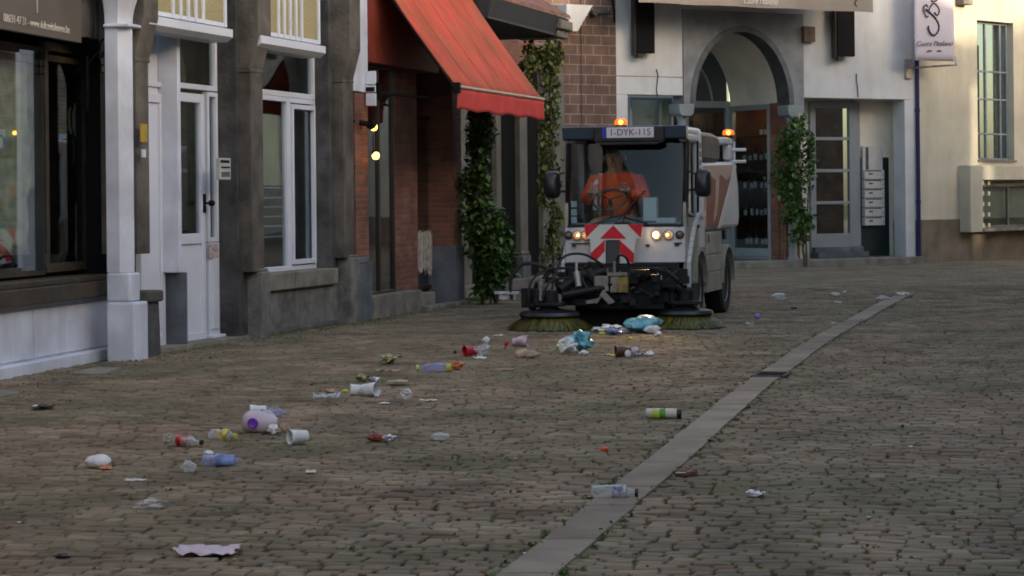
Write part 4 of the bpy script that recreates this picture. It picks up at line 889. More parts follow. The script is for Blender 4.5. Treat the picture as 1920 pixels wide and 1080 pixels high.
# ================================================================== building D: cream house
bd = wroot('cream_house', WD, 'cream plastered house with taupe plinth at the right edge', 'building')
def d_s(px, n=0, y=300): return WD.s(px, y, n)
sE = 34.0; zp = WD.z(1780, 411, 0); sw0, sw1 = d_s(1834), d_s(1902, 0); zw0, zw1 = WD.z(1840, 300, 0), WD.z(1838, 38, 0)
mb = MB(); zz = zp
mb.box(0.02, sw0, 0, .5, zz, TOP); mb.box(sw1, sE, 0, .5, zz, TOP); mb.box(sw0, sw1, 0, .5, zz, zw0); mb.box(sw0, sw1, 0, .5, zw1, TOP); mb.build('wall', M['cream'], bd)
mb = MB(); mb.box(-.02, sE, -.025, .5, -.02, zp); mb.build('plinth', M['taupe'], bd, bevel=.006)
f = window_m(bd, sw0, sw1, zw0, zw1, -.14, .05, M['bluegrey'], M['glass'], cols=(.40, .80), rows=(.19, .44, .64), name='window')
mb = MB(); mb.box(sw0-.02, sw1+.06, -.03, .16, zw0-.04, zw0+.0); mb.build('window_sill', M['sillstone'], bd)
mb = MB(); mb.box(sw0-.1, sw1+.1, .9, .95, 0, 4.5); mb.build('interior', M['room'], bd)
curtain(bd, d_s(1866, -.4), d_s(1880, -.4), zw0, zw1, .4, M['curtain'], seed=9, freq=8); curtain(bd, d_s(1888, -.4), d_s(1901, -.4), zw0, zw1, .4, M['curtain'], seed=11, freq=8)
# bay box with cellar window
nb = .28; q0, q1 = d_s(1820, nb, 380), d_s(2150, nb, 380); zb1, zb0 = WD.z(1830, 311, nb), WD.z(1830, 435, nb)
sc0, sc1 = d_s(1843, nb, 380), d_s(1995, nb, 380); zc1, zc0 = WD.z(1850, 337, nb), WD.z(1850, 428, nb)
mb = MB(); mb.box(q0, sc0, -nb, 0, zb0, zb1); mb.box(sc1, q1, -nb, 0, zb0, zb1); mb.box(sc0, sc1, -nb, 0, zc1, zb1); mb.box(sc0, sc1, -nb, 0, zb0, zc0-.06); mb.box(q0-.0, q1, -nb+.05, .0, zb1, zb1+.015); mb.build('cellar_box', M['cream'], bd, bevel=.01)
mb = MB(); mb.box(sc0-.01, sc1, -nb-.03, .0, zc0-.059, zc0-.0); mb.build('window_sill', M['sillstone'], bd, bevel=.004)
f = window_m(bd, sc0+.09, sc1, zc0+.0, zc1-.08, nb-.14, .055, M['greypil'], M['glass'], cols=(.36, .68), name='cellar_window')
mb = MB()
for k in range(5): z = zc0 + .02 + (zc1-zc0-.06)*k/4.3; mb.box(sc0-.004, sc0+.088, -nb+.02+.004, -nb+.2, z, z+.085); mb.box(sc0+.088+.27, sc0+.088+.34, -nb+.10, -nb+.135, z, z+.08)
mb.build('shutter_slats', M['cream'], bd, bevel=.004)
mb = MB(); q = WD.sz(1815, 4, .2); mb.box(q[0]-.15, q[0]+.2, -.2, 0, q[1]-.05, q[1]+.3); mb.box(q[0]-.2, q[0]+.25, -.25, 0, q[1]+.3, q[1]+.36); mb.build('bracket_stone', M['sillstone'], bd, bevel=.03)
# ================================================================== street surroundings outside the picture (they shade and reflect)
def far_house(name, pts, h, m, label):
    c = Vector((sum(p[0] for p in pts)/len(pts), sum(p[1] for p in pts)/len(pts), 0)); r_ = empty(name, c, 0, label, 'building')
    mb = MB(); P = [(p[0]-c.x, p[1]-c.y) for p in pts]; mb.prism(P, -.02, h, 'z'); mb.build('wall', m, r_)
    mb = MB(); mb.prism([(a*1.04, b_*1.02) for a, b_ in P], h, h+.35, 'z'); mb.build('roof_edge', M['stone_dk'], r_)
    return r_, c
hr, c = far_house('street_house', [(5.6, -8), (6.2, 3), (10.6, 38.4), (21, 37), (20, -8)], 7.0, M['farbrick'], 'long brick house row along the other side of the street')
mb = MB(); mg = MB(); a = Vector((6.25, 4.2)); b_ = Vector((10.5, 37.6)); d = (b_-a).normalized(); nn = Vector((-d.y, d.x)); L_ = (b_-a).length
t = 1.2
while t < L_-1.5:
    for z0, z1 in ((.9, 2.6), (4.0, 5.9)):
        p0 = a + d*t - c.xy; p1 = a + d*(t+1.1) - c.xy; o_ = nn*.06
        pts = [p0+o_, p1+o_, p1-nn*.1, p0-nn*.1]; mb.prism([(p.x, p.y) for p in pts], z0, z1, 'z')
        p0 = p0 + d*.1; p1 = p1 - d*.1; o_ = nn*.075; pts = [p0+o_, p1+o_, p1-nn*.0, p0-nn*.0]; mg.prism([(p.x, p.y) for p in pts], z0+.1, z1-.1, 'z')
    t += 2.7
mb.build('window_frames', M['white_pvc'], hr); mg.build('window_panes', M['black'], hr)
far_house('low_house', [(30, 16), (42, 28), (52, 20), (40, 8)], 8.2, M['farbrick'], 'low brick house across the side street')
far_house('street_end_house', [(-16, -24), (14, -24), (14, -18), (-16, -18)], 7.5, M['farbrick'], 'brick house closing the street behind the viewpoint')
far_house('reflection_blocker', [(30, 30.5), (38, 30.5), (48, 74), (40, 78), (30, 52)], 10, M['farbrick'], 'added unseen brick house that keeps bright sky out of the window reflections')  # added out of view: blocks bright sky in the door and window reflections
far_house('left_house_row', [(-4.35, 14.6), (-9, 14.6), (-12, -20), (-7.2, -20)], 5.6, M['farbrick'], 'brick house row on the near left side of the street')
# ================================================================== street sweeper (local x = viewer right, y = rearward, z up)
SO = (1.169, 23.55); SR = math.radians(-14.5)
sw = empty('street_sweeper', (SO[0], SO[1], 0), SR, 'compact white street sweeper with red and white chevron board, amber beacons and lit headlights', 'street sweeper')
def L(x, y, z=0):
    c, s_ = math.cos(SR), math.sin(SR); return Vector((SO[0] + x*c - y*s_, SO[1] + x*s_ + y*c, z))
def fx_(px): return (px - 1168.5)/172.0         # front-face x from photo px
def fz(py): return 1.35 - (py - 370)*23.5/F     # front-face z
P_w = mat('vehicle_white', (.62, .62, .64), .35, .08, 2, streak=.16); P_c = mat('vehicle_cream', (.36, .35, .28), .5, .2, 3, c2=(.25, .245, .20), streak=.3)
P_b = mat('vehicle_black', (.012, .013, .018), .35, .3, 6); P_g = mat('dark_machinery', (.012, .013, .015), .6, .5, 12, .1, spec=.3)
P_s = mat('machinery_silver', (.30, .29, .27), .4, .35, 14, metal=.6); P_r = mat('rubber', (.018, .018, .018), .8, .3, 10, .1)
P_or = mat('graphic_copper', (.21, .05, .035), .4, .15, 5); P_lt = mat('graphic_sand', (.48, .33, .27), .4, .1, 5)
P_red = mat('reflective_red', (.62, .015, .03), .35, .1, 4); P_wh = mat('reflective_white', (.62, .62, .58), .4, .1, 4)
# cab body
mb = MB(); zt, zb = 1.035, .667
def front_y(x): return .05*(abs(x)/.64)**3
N_ = 16; xs_ = [-.64 + 1.28*i/N_ for i in range(N_+1)]
for a, b_ in zip(xs_, xs_[1:]): mb.add([(a, front_y(a), zb), (b_, front_y(b_), zb), (b_, front_y(b_), zt), (a, front_y(a), zt), (a, .14, zb), (b_, .14, zb), (b_, .14, zt), (a, .14, zt)], [(0, 1, 2, 3), (7, 6, 5, 4), (3, 2, 6, 7), (1, 0, 4, 5)])
mb.add([(-.64, .05, zb), (-.64, .14, zb), (-.64, .14, zt), (-.64, .05, zt)], [(0, 1, 2, 3)]); mb.add([(.64, .05, zb), (.64, .14, zb), (.64, .14, zt), (.64, .05, zt)], [(0, 1, 2, 3)])
mb.build('front_panel', P_w, sw, smooth=40)
for sx in (-1, 1):
    mb = MB(); x0, x1 = sorted((sx*.17 + (0 if sx > 0 else -.1), sx*.625))
    mb.box(x0+.06, x1-.01, front_y(x1)-.018, front_y(x1)-.004, .858, .872)
    mb.box(x0+.07, x0+.11, -.02, .0, .835, .855); mb.box(x1-.09, x1-.04, front_y(x1)-.024, front_y(x1), .835, .855)
    mb.build('panel_groove', P_b, sw)
# lower door / side panels, roof, pillars
for sx in (-1, 1):
    mb = MB(); a, b_ = (sx*.655, sx*.615)
    mb.box(a, b_, .085, .78, .42, 1.13)
    mb.prism([(.78, 1.13), (.98, 1.13), (.98, .95), (.78, .62)], a, b_, 'x')
    mb.prism([(.085, 1.13), (.10, 1.13), (.10, 1.30), (.085, 1.22)], a, b_, 'x')
    mb.build('cab_side', P_c, sw, bevel=.008)
mb = MB()
for sx in (-1, 1):
    x0, x1 = sorted((sx*.67, sx*.60)); mb.box(x0, x1, .80, 1.02, 1.0, 2.07)
mb.box(-.66, .66, .12, 1.02, 2.0, 2.09)
mb.box(.56, .66, .17, .82, 1.93, 2.03); mb.box(-.66, -.56, .17, .82, 1.93, 2.03)
mb.build('cab_roof', P_w, sw, bevel=.03)
mb = MB()
for k in range(5): mb.box(.668, .674, .86, .93, 1.90-.09*k-.03, 1.93-.09*k)
mb.box(.668, .673, .90, .925, 1.42, 1.60)
mb.build('vent_slots', P_b, sw)
mb = MB()       # black windscreen surround
yb_, yt_ = .02, .17
def ws(x, z, off=0): t = (z - 1.035)/(1.96-1.035); k = 1 + .025*t; return Vector((x*k, yb_ + (yt_-yb_)*t + .06*(abs(x)/.64)**3 + off, z))
for sx in (-1, 1):
    for z0, z1 in zip([1.035+.1*i for i in range(9)], [1.035+.1*(i+1) for i in range(9)]):
        z1 = min(z1, 1.985)
        a, b_, c, d = ws(sx*.605, z0), ws(sx*.655, z0, .02), ws(sx*.655, z1, .02), ws(sx*.605, z1)
        mb.add([a, b_, c, d, a+Vector((0, .07, 0)), b_+Vector((0, .07, 0)), c+Vector((0, .07, 0)), d+Vector((0, .07, 0))], [(0, 1, 2, 3), (7, 6, 5, 4), (0, 4, 5, 1), (1, 5, 6, 2), (2, 6, 7, 3), (3, 7, 4, 0)])
mb.box(-.60, .60, .03, .10, 1.035, 1.065)
mb.build('windscreen_frame', P_b, sw)
mb = MB(); mb.prism([(.10, 1.955), (.19, 1.955), (.17, 2.085), (.05, 2.10), (.06, 1.97)], -.665, .665, 'x')
mb.build('visor', mat('visor_smoke', (.03, .05, .07), .12, .1, 3), sw, bevel=.01)
mb = MB(); mb.box(fx_(1115), fx_(1244), .0, .10, 1.935, 2.095); mb.prism([(fx_(1115), 1.935), (fx_(1244), 1.935), (fx_(1232), 1.90), (fx_(1128), 1.90)], .01, .1, 'y'); mb.build('plate_housing', P_b, sw, bevel=.01)
pz0, pz1 = 1.975, 2.085
mb = MB(); mb.box(fx_(1139), fx_(1226), -.006, -.001, pz0, pz1); pl = mb.build('number_plate', mat('plate_white', (.62, .58, .64), .4, .05, 4), sw, bevel=.003)
mb = MB(); mb.box(fx_(1131), fx_(1139)-.001, -.006, -.001, pz0, pz1); mb.build('plate_band', mat('plate_blue', (.02, .03, .35), .4), pl)
text('plate_lettering', '1-DYK-115', .098, mat('plate_ink', (.10, .02, .05), .5), pl, Matrix.Translation(((fx_(1139)+fx_(1226))/2, -.008, (pz0+pz1)/2)) @ FRONT, extrude=.001, sx=.98)
# glass
mb = MB(); mb.grid(lambda a, b_: ws(-.605 + 1.21*a, 1.06 + .90*b_, .012), 16, 8); mb.build('windscreen', M['glass_ws'], sw, smooth=60)
mb = MB(); mb.box(.62, .625, .13, .80, 1.12, 1.96); mb.build('side_glass', glass_mat('side_glass', (.75, .78, .7), .15), sw); mb = MB(); mb.box(-.625, -.62, .13, .80, 1.12, 1.96); mb.build('side_glass', M['glass_ws'], sw)
mb = MB(); mb.tube([(.655, .10, 1.30), (.66, .13, 1.75), (.66, .18, 1.95)], .016, 6); mb.tube([(.655, .80, 1.13), (.66, .80, 1.95)], .014, 6); mb.tube([(.655, .11, 1.18), (.655, .80, 1.13)], .012, 6); mb.build('door_seal', P_b, sw)
mb = MB(); mb.tube([(.665, .62, 1.02), (.68, .64, 1.04), (.68, .73, 1.04), (.665, .75, 1.02)], .012, 6); mb.build('door_handle', P_b, sw)
# cab interior
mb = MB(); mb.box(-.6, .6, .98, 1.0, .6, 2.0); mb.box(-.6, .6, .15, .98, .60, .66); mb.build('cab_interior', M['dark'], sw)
mb = MB(); mb.box(-.6, .6, .13, .36, .66, 1.08); mb.prism([(.13, 1.08), (.36, 1.08), (.40, 1.14), (.2, 1.12)], -.25, .2, 'x'); mb.box(.18, .34, .14, .22, 1.08, 1.35); mb.build('dashboard', mat('dash_grey', (.16, .21, .23), .5, .2, 4), sw, bevel=.015)
mb = MB(); mb.box(.19, .33, .12, .137, 1.10, 1.34); mb.box(.33, .53, .10, .24, 1.075, 1.13); mb.build('paper_sheets', mat('sheet_blue', (.40, .50, .52), .6, .1, 4), sw)
mb = MB()
for k in range(3): mb.box(-.59, -.53, .12, .13, 1.08+.085*k, 1.145+.085*k)
mb.build('stickers', mat('sticker_blue', (.35, .5, .52), .6, .2, 4), sw)
mb = MB(); c0 = Vector((-.22, .36, 1.33)); ax = Vector((0, -.55, .83)).normalized(); e1 = Vector((1, 0, 0)); e2 = ax.cross(e1)
mb.tube([c0 + e1*.19*math.cos(2*PI*k/24) + e2*.19*math.sin(2*PI*k/24) for k in range(24)], .014, 7, closed=True)
for k in range(3): a = 2*PI*k/3+.5; mb.tube([c0, c0 + e1*.19*math.cos(a) + e2*.19*math.sin(a)], .01, 6)
mb.tube([c0, c0 - ax*.3], .022, 7); mb.build('steering_wheel', P_b, sw, smooth=40)
mb = MB(); mb.box(-.42, .02, .62, .96, .68, .99); mb.prism([(.88, .99), (.97, .99), (.97, 1.7), (.92, 1.7)], -.40, .0, 'x'); mb.build('seat', P_g, sw, bevel=.04)
# wipers
mb = MB(); mb.tube([ws(-.02, 1.05, -.03), ws(.02, 1.16, -.035), ws(.12, 1.32, -.03)], .008, 5); mb.tube([ws(-.28, 1.07, -.03), ws(-.05, 1.12, -.04), ws(.16, 1.36, -.03), ws(.22, 1.42, -.025)], .007, 5); mb.tube([ws(.26, 1.07, -.03), ws(.0, 1.14, -.045)], .009, 5); mb.tube([ws(-.36, 1.06, -.03), ws(-.02, 1.17, -.04)], .008, 5); mb.box(-.09, .07, -.03, .03, 1.04, 1.09); mb.build('wiper', P_b, sw)
# lamp pods in the front panel
M['lamp_lit'] = mat('headlamp_lit', (1, .8, .5), .3, emit=(1, .62, .22), es=9); M['lamp_dim'] = mat('headlamp_dim', (.9, .6, .35), .2, .6, 30, emit=(1, .42, .12), es=.07)
M['lamp_off'] = mat('headlamp_off', (.16, .12, .11), .15, .3, 30)
for px, kind in ((1065, 'off'), (1082, 'dim'), (1099, 'dim'), (1230, 'lit'), (1251, 'dim'), (1270.5, 'off')):
    x = fx_(px); z = fz(441); y = front_y(x) - .004; r_ = .045 if kind != 'off' else .034
    mb = MB(); mb.X = Matrix.Translation((x, y, z)) @ Matrix.Rotation(PI/2, 4, 'X'); mb.lathe([(r_+.012, -.01), (r_+.012, .012), (r_, .014), (r_, .004)], 20, cap0=True, cap1=False); h_ = mb.build('headlight', P_b if kind == 'off' else P_s, sw, smooth=40)
    mb = MB(); mb.X = Matrix.Translation((x, y-.008, z)) @ Matrix.Rotation(PI/2, 4, 'X')
    mb.lathe([(r_, 0), (r_*.7, .012), (r_*.3, .018), (0.001, .019)], 18, cap1=False); mb.build('lens', {'lit': M['lamp_dim'], 'dim': M['lamp_dim'], 'off': M['lamp_off']}[kind], h_, smooth=60)
    if kind != 'off':
        mb = MB(); mb.X = Matrix.Translation((x - (.01 if px > 1160 else -.012), y-.03, z + .0)) @ Matrix.Rotation(PI/2, 4, 'X'); rb = .030 if kind == 'lit' else .009; mb.lathe([(rb, 0), (rb*.6, .01), (.001, .012)], 12, cap1=False); mb.build('bulb', M['lamp_lit'], h_)
# chevron board
def cz(zx, zy): return (fx_(960 + zx/4.695), fz(400 + zy/4.695))
YB = -.12
mb = MB()
mb.prism([cz(660, 97), cz(1163, 97), cz(1150, 222), cz(1100, 222), cz(1085, 440), cz(965, 440), cz(965, 232), cz(840, 232), cz(840, 440), cz(712, 415), cz(710, 222), cz(672, 215)][::1], YB, YB+.012, 'y')
mb.build('chevron_board', P_wh, sw)
reds = [[(660, 97), (790, 97), (672, 215)], [(910, 103), (1022, 222), (795, 222)], [(1035, 97), (1163, 97), (1150, 218)], [(712, 350), (836, 232), (836, 330), (760, 415), (712, 405)], [(965, 235), (1088, 352), (1084, 438), (1060, 432), (965, 345)]]
mb = MB()
for p in reds: mb.prism([cz(*q) for q in p], YB-.003, YB-.0005, 'y')
mb.build('chevron_stripes', P_red, sw)
mb = MB(); x0, z0 = cz(842, 235); x1, z1 = cz(963, 440); mb.box(x0, x1, -.10, .0, z1-.05, z0); mb.build('board_post', mat('post_grey', (.055, .06, .07), .5, .2, 5), sw, bevel=.006)
# mirrors
for sx, xx, yy in ((-1, -.80, .12), (1, .84, .04)):
    mb = MB(); X0 = Matrix.Translation((xx, yy, 1.49)); mb.X = X0
    hw, hh = .085, .145; oc = [(hw*math.copysign(abs(math.cos(a))**.5, math.cos(a)), hh*math.copysign(abs(math.sin(a))**.45, math.sin(a))) for a in [2*PI*k/20 for k in range(20)]]
    rings = [(1, .04), (1, 0), (.92, -.05), (.6, -.08)]; vs = [(a*k, y, b_*k) for k, y in rings for a, b_ in oc]; n_ = 20
    mb.add(vs, [(r*n_+i, r*n_+(i+1) % n_, (r+1)*n_+(i+1) % n_, (r+1)*n_+i) for r in range(3) for i in range(n_)] + [list(range(n_)), [3*n_+i for i in range(n_)]])
    mr_ = mb.build('mirror', P_b, sw, smooth=50)
    mb = MB(); mb.tube([(sx*.655, .14, 1.42), (sx*.72, .12, 1.42), (xx-sx*.03, yy+.02, 1.45)], .013, 6); mb.tube([(sx*.66, .14, 1.62), (sx*.72, .12, 1.6), (xx-sx*.03, yy+.02, 1.55)], .010, 6); mb.build('mirror_arm', P_b, mr_)
# wheels
def wheel(x, y, r=.36, w_=.22):
    c = Matrix.Translation((x, y, r-.012)) @ Matrix.Rotation(PI/2, 4, 'Y')
    mb = MB(); h_ = w_/2
    mb.lathe([(r*.60, -h_*.8), (r*.72, -h_), (r*.93, -h_*.96), (r, -h_*.72), (r, h_*.72), (r*.93, h_*.96), (r*.72, h_), (r*.60, h_*.8)], 36, c)
    for k in range(36):
        a = 2*PI*k/36; X = c @ Matrix.Rotation(a, 4, 'Z'); mb.X = X; mb.box(r-.004, r+.009, -h_*.7, -.01, -.015, .012); mb.box(r-.004, r+.009, .01, h_*.7, -.0, .026); mb.X = None
    tw = mb.build('wheel', P_r, sw, smooth=35)
    mb = MB(); 
    for s_ in (-1, 1): mb.lathe([(r*.61, s_*h_*.8), (r*.58, s_*h_*.86), (r*.52, s_*h_*.55), (r*.3, s_*h_*.45), (r*.25, s_*h_*.7), (.001, s_*h_*.72)], 28, c, cap0=False, cap1=False)
    mb.build('rim', P_s, tw, smooth=35)
    mb = MB()
    for k in range(6): a = 2*PI*k/6; mb.X = c @ Matrix.Rotation(a, 4, 'Z'); mb.tube([(r*.36, 0, h_*.45), (r*.36, 0, h_*.62)], .012, 6); mb.tube([(r*.36, 0, -h_*.45), (r*.36, 0, -h_*.62)], .012, 6)
    mb.build('wheel_nut', P_g, tw)
for x in (-.54, .54):
    for y in (.85, 2.75): wheel(x, y)
# fender arcs
def arc_strip(mb, cy, cz_, r0, r1, a0, a1, x0, x1, n=14):
    for k in range(n):
        t0, t1 = a0+(a1-a0)*k/n, a0+(a1-a0)*(k+1)/n
        mb.prism([(cy+r0*math.cos(t0), cz_+r0*math.sin(t0)), (cy+r0*math.cos(t1), cz_+r0*math.sin(t1)), (cy+r1*math.cos(t1), cz_+r1*math.sin(t1)), (cy+r1*math.cos(t0), cz_+r1*math.sin(t0))], x0, x1, 'x')
for sx in (-1, 1):
    x0, x1 = sorted((sx*.685, sx*.40))
    mb = MB(); arc_strip(mb, .85, .36, .40, .435, .1, PI-.2, x0, x1); mb.build('fender', P_c, sw, smooth=30)
    mb = MB(); arc_strip(mb, 2.75, .36, .40, .435, -.0, PI, x0, x1); mb.build('fender', P_c, sw, smooth=30)
pp = [(.10+.72*t, .62 + .52*math.sin(t*PI/2)**.9) for t in [k/12 for k in range(13)]]
for sx in (-1, 1):
    mb = MB(); x0, x1 = sorted((sx*.695, sx*.655))
    for a, b_ in zip(pp, pp[1:]): mb.prism([a, b_, (b_[0], b_[1]+.04), (a[0]-.012, a[1]+.04)], x0, x1, 'x')
    mb.prism([(.09, .40), (.115, .40), (.115, .66), (.09, .66)], x0, x1, 'x'); mb.box(x0, x1, .82, 1.06, 1.13, 1.19)
    mb.prism([(.83, .80), (1.15, .80), (1.15, 1.15), (.83, 1.14), ], sx*.668, sx*.62, 'x')
    mb.build('fender_trim', P_w, sw, smooth=30)
# chassis, mid panels
mb = MB(); mb.box(-.45, .45, .1, 3.5, .30, .62); mb.box(-.50, .50, 1.0, 3.4, .6, .98); mb.box(-.5, .5, .1, 1.0, .5, .66); mb.build('chassis', P_g, sw, bevel=.01)
for sx in (-1, 1):
    x0, x1 = sorted((sx*.665, sx*.52)); mb = MB()
    for z0, z1 in ((.29, .505), (.51, .70), (.705, .955)): mb.box(x0, x1, 1.30, 2.33, z0, z1)
    mb.build('side_panel', P_c, sw, bevel=.008)
mb = MB(); mb.box(.666, .672, 1.38, 1.44, .84, .93); mb.build('panel_latch', P_b, sw)
# hopper body
prof = [(1.10, .985), (3.62, .985), (3.70, 1.10), (3.66, 1.45), (3.45, 1.76), (1.15, 1.72)]
mb = MB(); mb.prism(prof, -.66, .66, 'x'); hp = mb.build('hopper', P_w, sw, bevel=.035)
def gr_(pts, m, k): mb = MB(); mb.prism(pts, .662, .664+.002*k, 'x'); return mb.build('body_graphic', m, hp)
gr_([(1.16, 1.01), (2.25, 1.01), (3.40, 1.72), (1.16, 1.69)], P_lt, 0)
gr_([(1.30, 1.01), (2.2, 1.01), (3.22, 1.62), (2.7, 1.54), (2.3, 1.60), (1.9, 1.54), (1.6, 1.58), (1.30, 1.50)], P_or, 1)
gr_([(1.95, 1.62), (2.2, 1.62), (2.15, 1.40), (2.0, 1.15), (1.75, 1.05), (1.9, 1.30)], P_lt, 2)
gr_([(2.05, .99), (2.25, .99), (3.46, 1.70), (3.36, 1.75)], P_wh, 3)
mb = MB(); mb.box(-.60, .60, 1.02, 3.3, .96, 1.0); mb.build('body_base', P_b, sw)
# intake and equipment behind the cab
mb = MB(); mb.prism([(1.08, 1.74), (2.3, 1.74), (2.35, 1.85), (2.3, 2.03), (1.9, 2.06), (1.08, 2.06)], -.60, .655, 'x'); mb.build('engine_cover', mat('intake_navy', (.018, .022, .035), .4, .3, 6), sw, bevel=.04)
mb = MB(); mb.tube([(.45, 2.45, 1.75), (.45, 2.5, 1.95), (.3, 2.6, 2.0)], .11, 12); mb.build('suction_pipe', P_g, sw, smooth=40)
mb = MB(); mb.box(-.55, .64, 2.75, 3.35, 1.96, 2.04); mb.box(.56, .64, 3.1, 3.35, 1.78, 1.96); mb.build('rear_rail', P_w, sw, bevel=.02)
mb = MB()
for z in (1.90, 1.76): mb.tube([(.55, 3.3, z), (.80, 3.36, z)], .02, 6)
mb.tube([(.66, 3.34, 1.72), (.66, 3.34, 2.0)], .016, 6); mb.build('rear_fittings', P_w, sw)
# beacons
M['beacon'] = mat('beacon_amber', (.9, .22, .01), .25, .2, 20, emit=(1, .17, .01), es=.22); M['beacon_hot'] = mat('beacon_glow', (1, .5, .1), .3, emit=(1, .40, .03), es=3)
for x, y, z in ((fx_(1141)+.05, .45, 2.10), (.60, 3.3, 2.05)):
    mb = MB(); mb.X = Matrix.Translation((x, y, z)); mb.lathe([(.065, -.01), (.065, .025), (.05, .03)], 16); bc_ = mb.build('beacon', P_b, sw, smooth=40)
    mb = MB(); mb.X = Matrix.Translation((x, y, z+.025)); mb.lathe([(.070, 0), (.074, .02), (.066, .05), (.035, .068), (.001, .072)], 18, cap1=False); mb.build('dome', M['beacon'], bc_, smooth=60)
    mb = MB(); mb.X = Matrix.Translation((x+.012, y-.071, z+.052)); mb.lathe([(.001, -.025), (.022, -.012), (.026, 0), (.02, .015), (.001, .025)], 10, cap0=False, cap1=False); mb.build('flash', M['beacon_hot'], bc_, smooth=60)
# brushes
rb = random.Random(12)
def brush(cx, cy, r, tiltx):
    X = Matrix.Translation((cx, cy, .0)) @ Matrix.Rotation(tiltx, 4, 'X')
    mb = MB(); mb.X = X; mb.lathe([(r*.70, .18), (r*.74, .15), (r*.68, .125), (.06, .12)], 32, cap0=False); mb.lathe([(r*.70, .18), (r*.3, .21), (.05, .24)], 32, cap0=False); d = mb.build('brush_disc', P_b, sw, smooth=30)
    mb = MB(); mb.X = X
    for k in range(2600):
        a = rb.uniform(0, 2*PI); q = rb.uniform(.78, 1.0); r0 = r*.64*q; r1 = r*(1.0+rb.gauss(0, .05))*(.55+.45*q); a1 = a + rb.gauss(0, .09) + .08*math.sin(a*7); w_ = .0035
        p0 = Vector((r0*math.cos(a), r0*math.sin(a), .135)); pm = Vector(((r0*.55+r1*.5)*math.cos(a), (r0*.55+r1*.5)*math.sin(a), .075)); p1 = Vector((r1*math.cos(a1), r1*math.sin(a1), rb.uniform(.004, .02)))
        tg = Vector((-math.sin(a), math.cos(a), 0))*w_*1.3
        mb.add([p0-tg, p0+tg, pm+tg, pm-tg, p1+tg*.8, p1-tg*.8], [(0, 1, 2, 3), (3, 2, 4, 5)])
    mb.build('bristles', BR, d)
BR = leaf_mat('bristle_yellow', (.008, .008, .004), (.17, .155, .015))
brush(-.63, -.73, .43, .0); brush(.70, -.30, .40, .0)
for cx, cy in ((-.63, -.73), (.70, -.30)):
    mb = MB(); mb.tube([(cx, cy, .22), (cx, cy, .40)], .09, 14); mb.box(cx-.16, cx+.16, cy-.12, cy+.12, .24, .28); mb.tube([(cx-.12, cy-.1, .26), (cx-.12, cy-.1, .42)], .03, 8)
    mb.build('brush_motor', P_g, sw, bevel=.01, smooth=40)
mb = MB()
mb.tube([(-.55, -.62, .40), (-.35, -.45, .55), (-.05, -.30, .58), (.0, -.05, .55)], .05, 8); mb.tube([(.68, -.28, .36), (.45, -.28, .50), (.15, -.3, .55), (.0, -.05, .55)], .045, 8)
mb.box(-.42, .12, -.45, -.36, .30, .40); mb.tube([(-.5, -.7, .35), (-.1, -.52, .42), (.1, -.4, .44)], .035, 8)
mb.tube([(-.30, -.42, .60), (-.12, -.42, .35)], .055, 10); mb.tube([(-.85, -.6, .2), (-.75, -.7, .48)], .04, 8)
mb.box(-.50, -.20, -.42, -.15, .42, .62); mb.box(.12, .52, -.34, -.1, .42, .62); mb.box(-.58, .58, -.06, .12, .28, .66)
mb.box(.30, .60, -.30, -.1, .30, .45); mb.box(-.95, -.72, -.66, -.5, .22, .42)
for k in range(14):
    x = rb.uniform(-.5, .55); z = rb.uniform(.33, .62); mb.tube([(x, -.35, z), (x+rb.uniform(-.12, .12), -.42, z+rb.uniform(-.08, .08))], rb.uniform(.012, .035), 7)
for k in range(46):
    x = rb.uniform(-.78, .72); z = rb.uniform(.26, .60); y = -.28 - rb.uniform(0, .3); l = rb.uniform(.05, .18)
    if rb.random() < .5: mb.box(x-l/2, x+l/2, y-.03, y+.03, z-rb.uniform(.015, .06), z+rb.uniform(.015, .05))
    else: mb.tube([(x, y, z), (x+rb.uniform(-.15, .15), y-.05, z+rb.uniform(-.12, .06))], rb.uniform(.015, .04), 8)
mb.box(-.60, .60, -.16, -.06, .22, .66); mb.box(-.3, .5, -.4, -.16, .2, .5)
mb.build('brush_arm', P_g, sw, smooth=35)
mb = MB()      # silver bracket and cylinders
def fb(x0, y0, x1, y1, ya, yb): mb.box(fx_(x0)-.0, fx_(x1), ya, yb, fz(y1)+.03, fz(y0)+.03)
fb(1134, 520, 1160, 548, -.55, -.45); fb(1158, 514, 1194, 520, -.56, -.42); fb(1163, 521, 1176, 550, -.55, -.47)
mb.tube([(fx_(1170), -.52, fz(518)), (fx_(1170), -.52, fz(488))], .018, 8); mb.tube([(fx_(1102), -.55, fz(512)+.03), (fx_(1108), -.6, fz(540)+.03)], .036, 12); mb.tube([(fx_(1102), -.55, fz(512)+.03), (fx_(1100), -.5, fz(490))], .015, 8)
mb.prism([(fx_(1118), fz(565)+.03), (fx_(1142), fz(560)+.03), (fx_(1150), fz(545)+.03), (fx_(1172), fz(568)+.03), (fx_(1160), fz(572)+.03), (fx_(1148), fz(558)+.03), (fx_(1140), fz(570)+.03), (fx_(1120), fz(571)+.03)], -.57, -.53, 'y')
mb.build('hydraulic_bracket', P_s, sw, bevel=.004, smooth=35); mb = MB(); mb.tube([(fx_(1045), -.78, .30), (fx_(1048), -.78, .52)], .035, 10); mb.build('hydraulic_cylinder', P_s, sw, smooth=35); mb = MB()
for k in range(9): x = rb.uniform(-.45, .55); mb.tube([(x, -.44, rb.uniform(.35, .62)), (x+rb.uniform(-.03, .03), -.47, rb.uniform(.35, .62))], .009, 6)
mb.build('hydraulic_pipes', P_s, sw, smooth=35)
mb = MB(); fb(1176, 521, 1195, 550, -.55, -.47); mb.build('valve_block', mat('brass_block', (.30, .24, .08), .4, .4, 14, metal=.4), sw, bevel=.004)
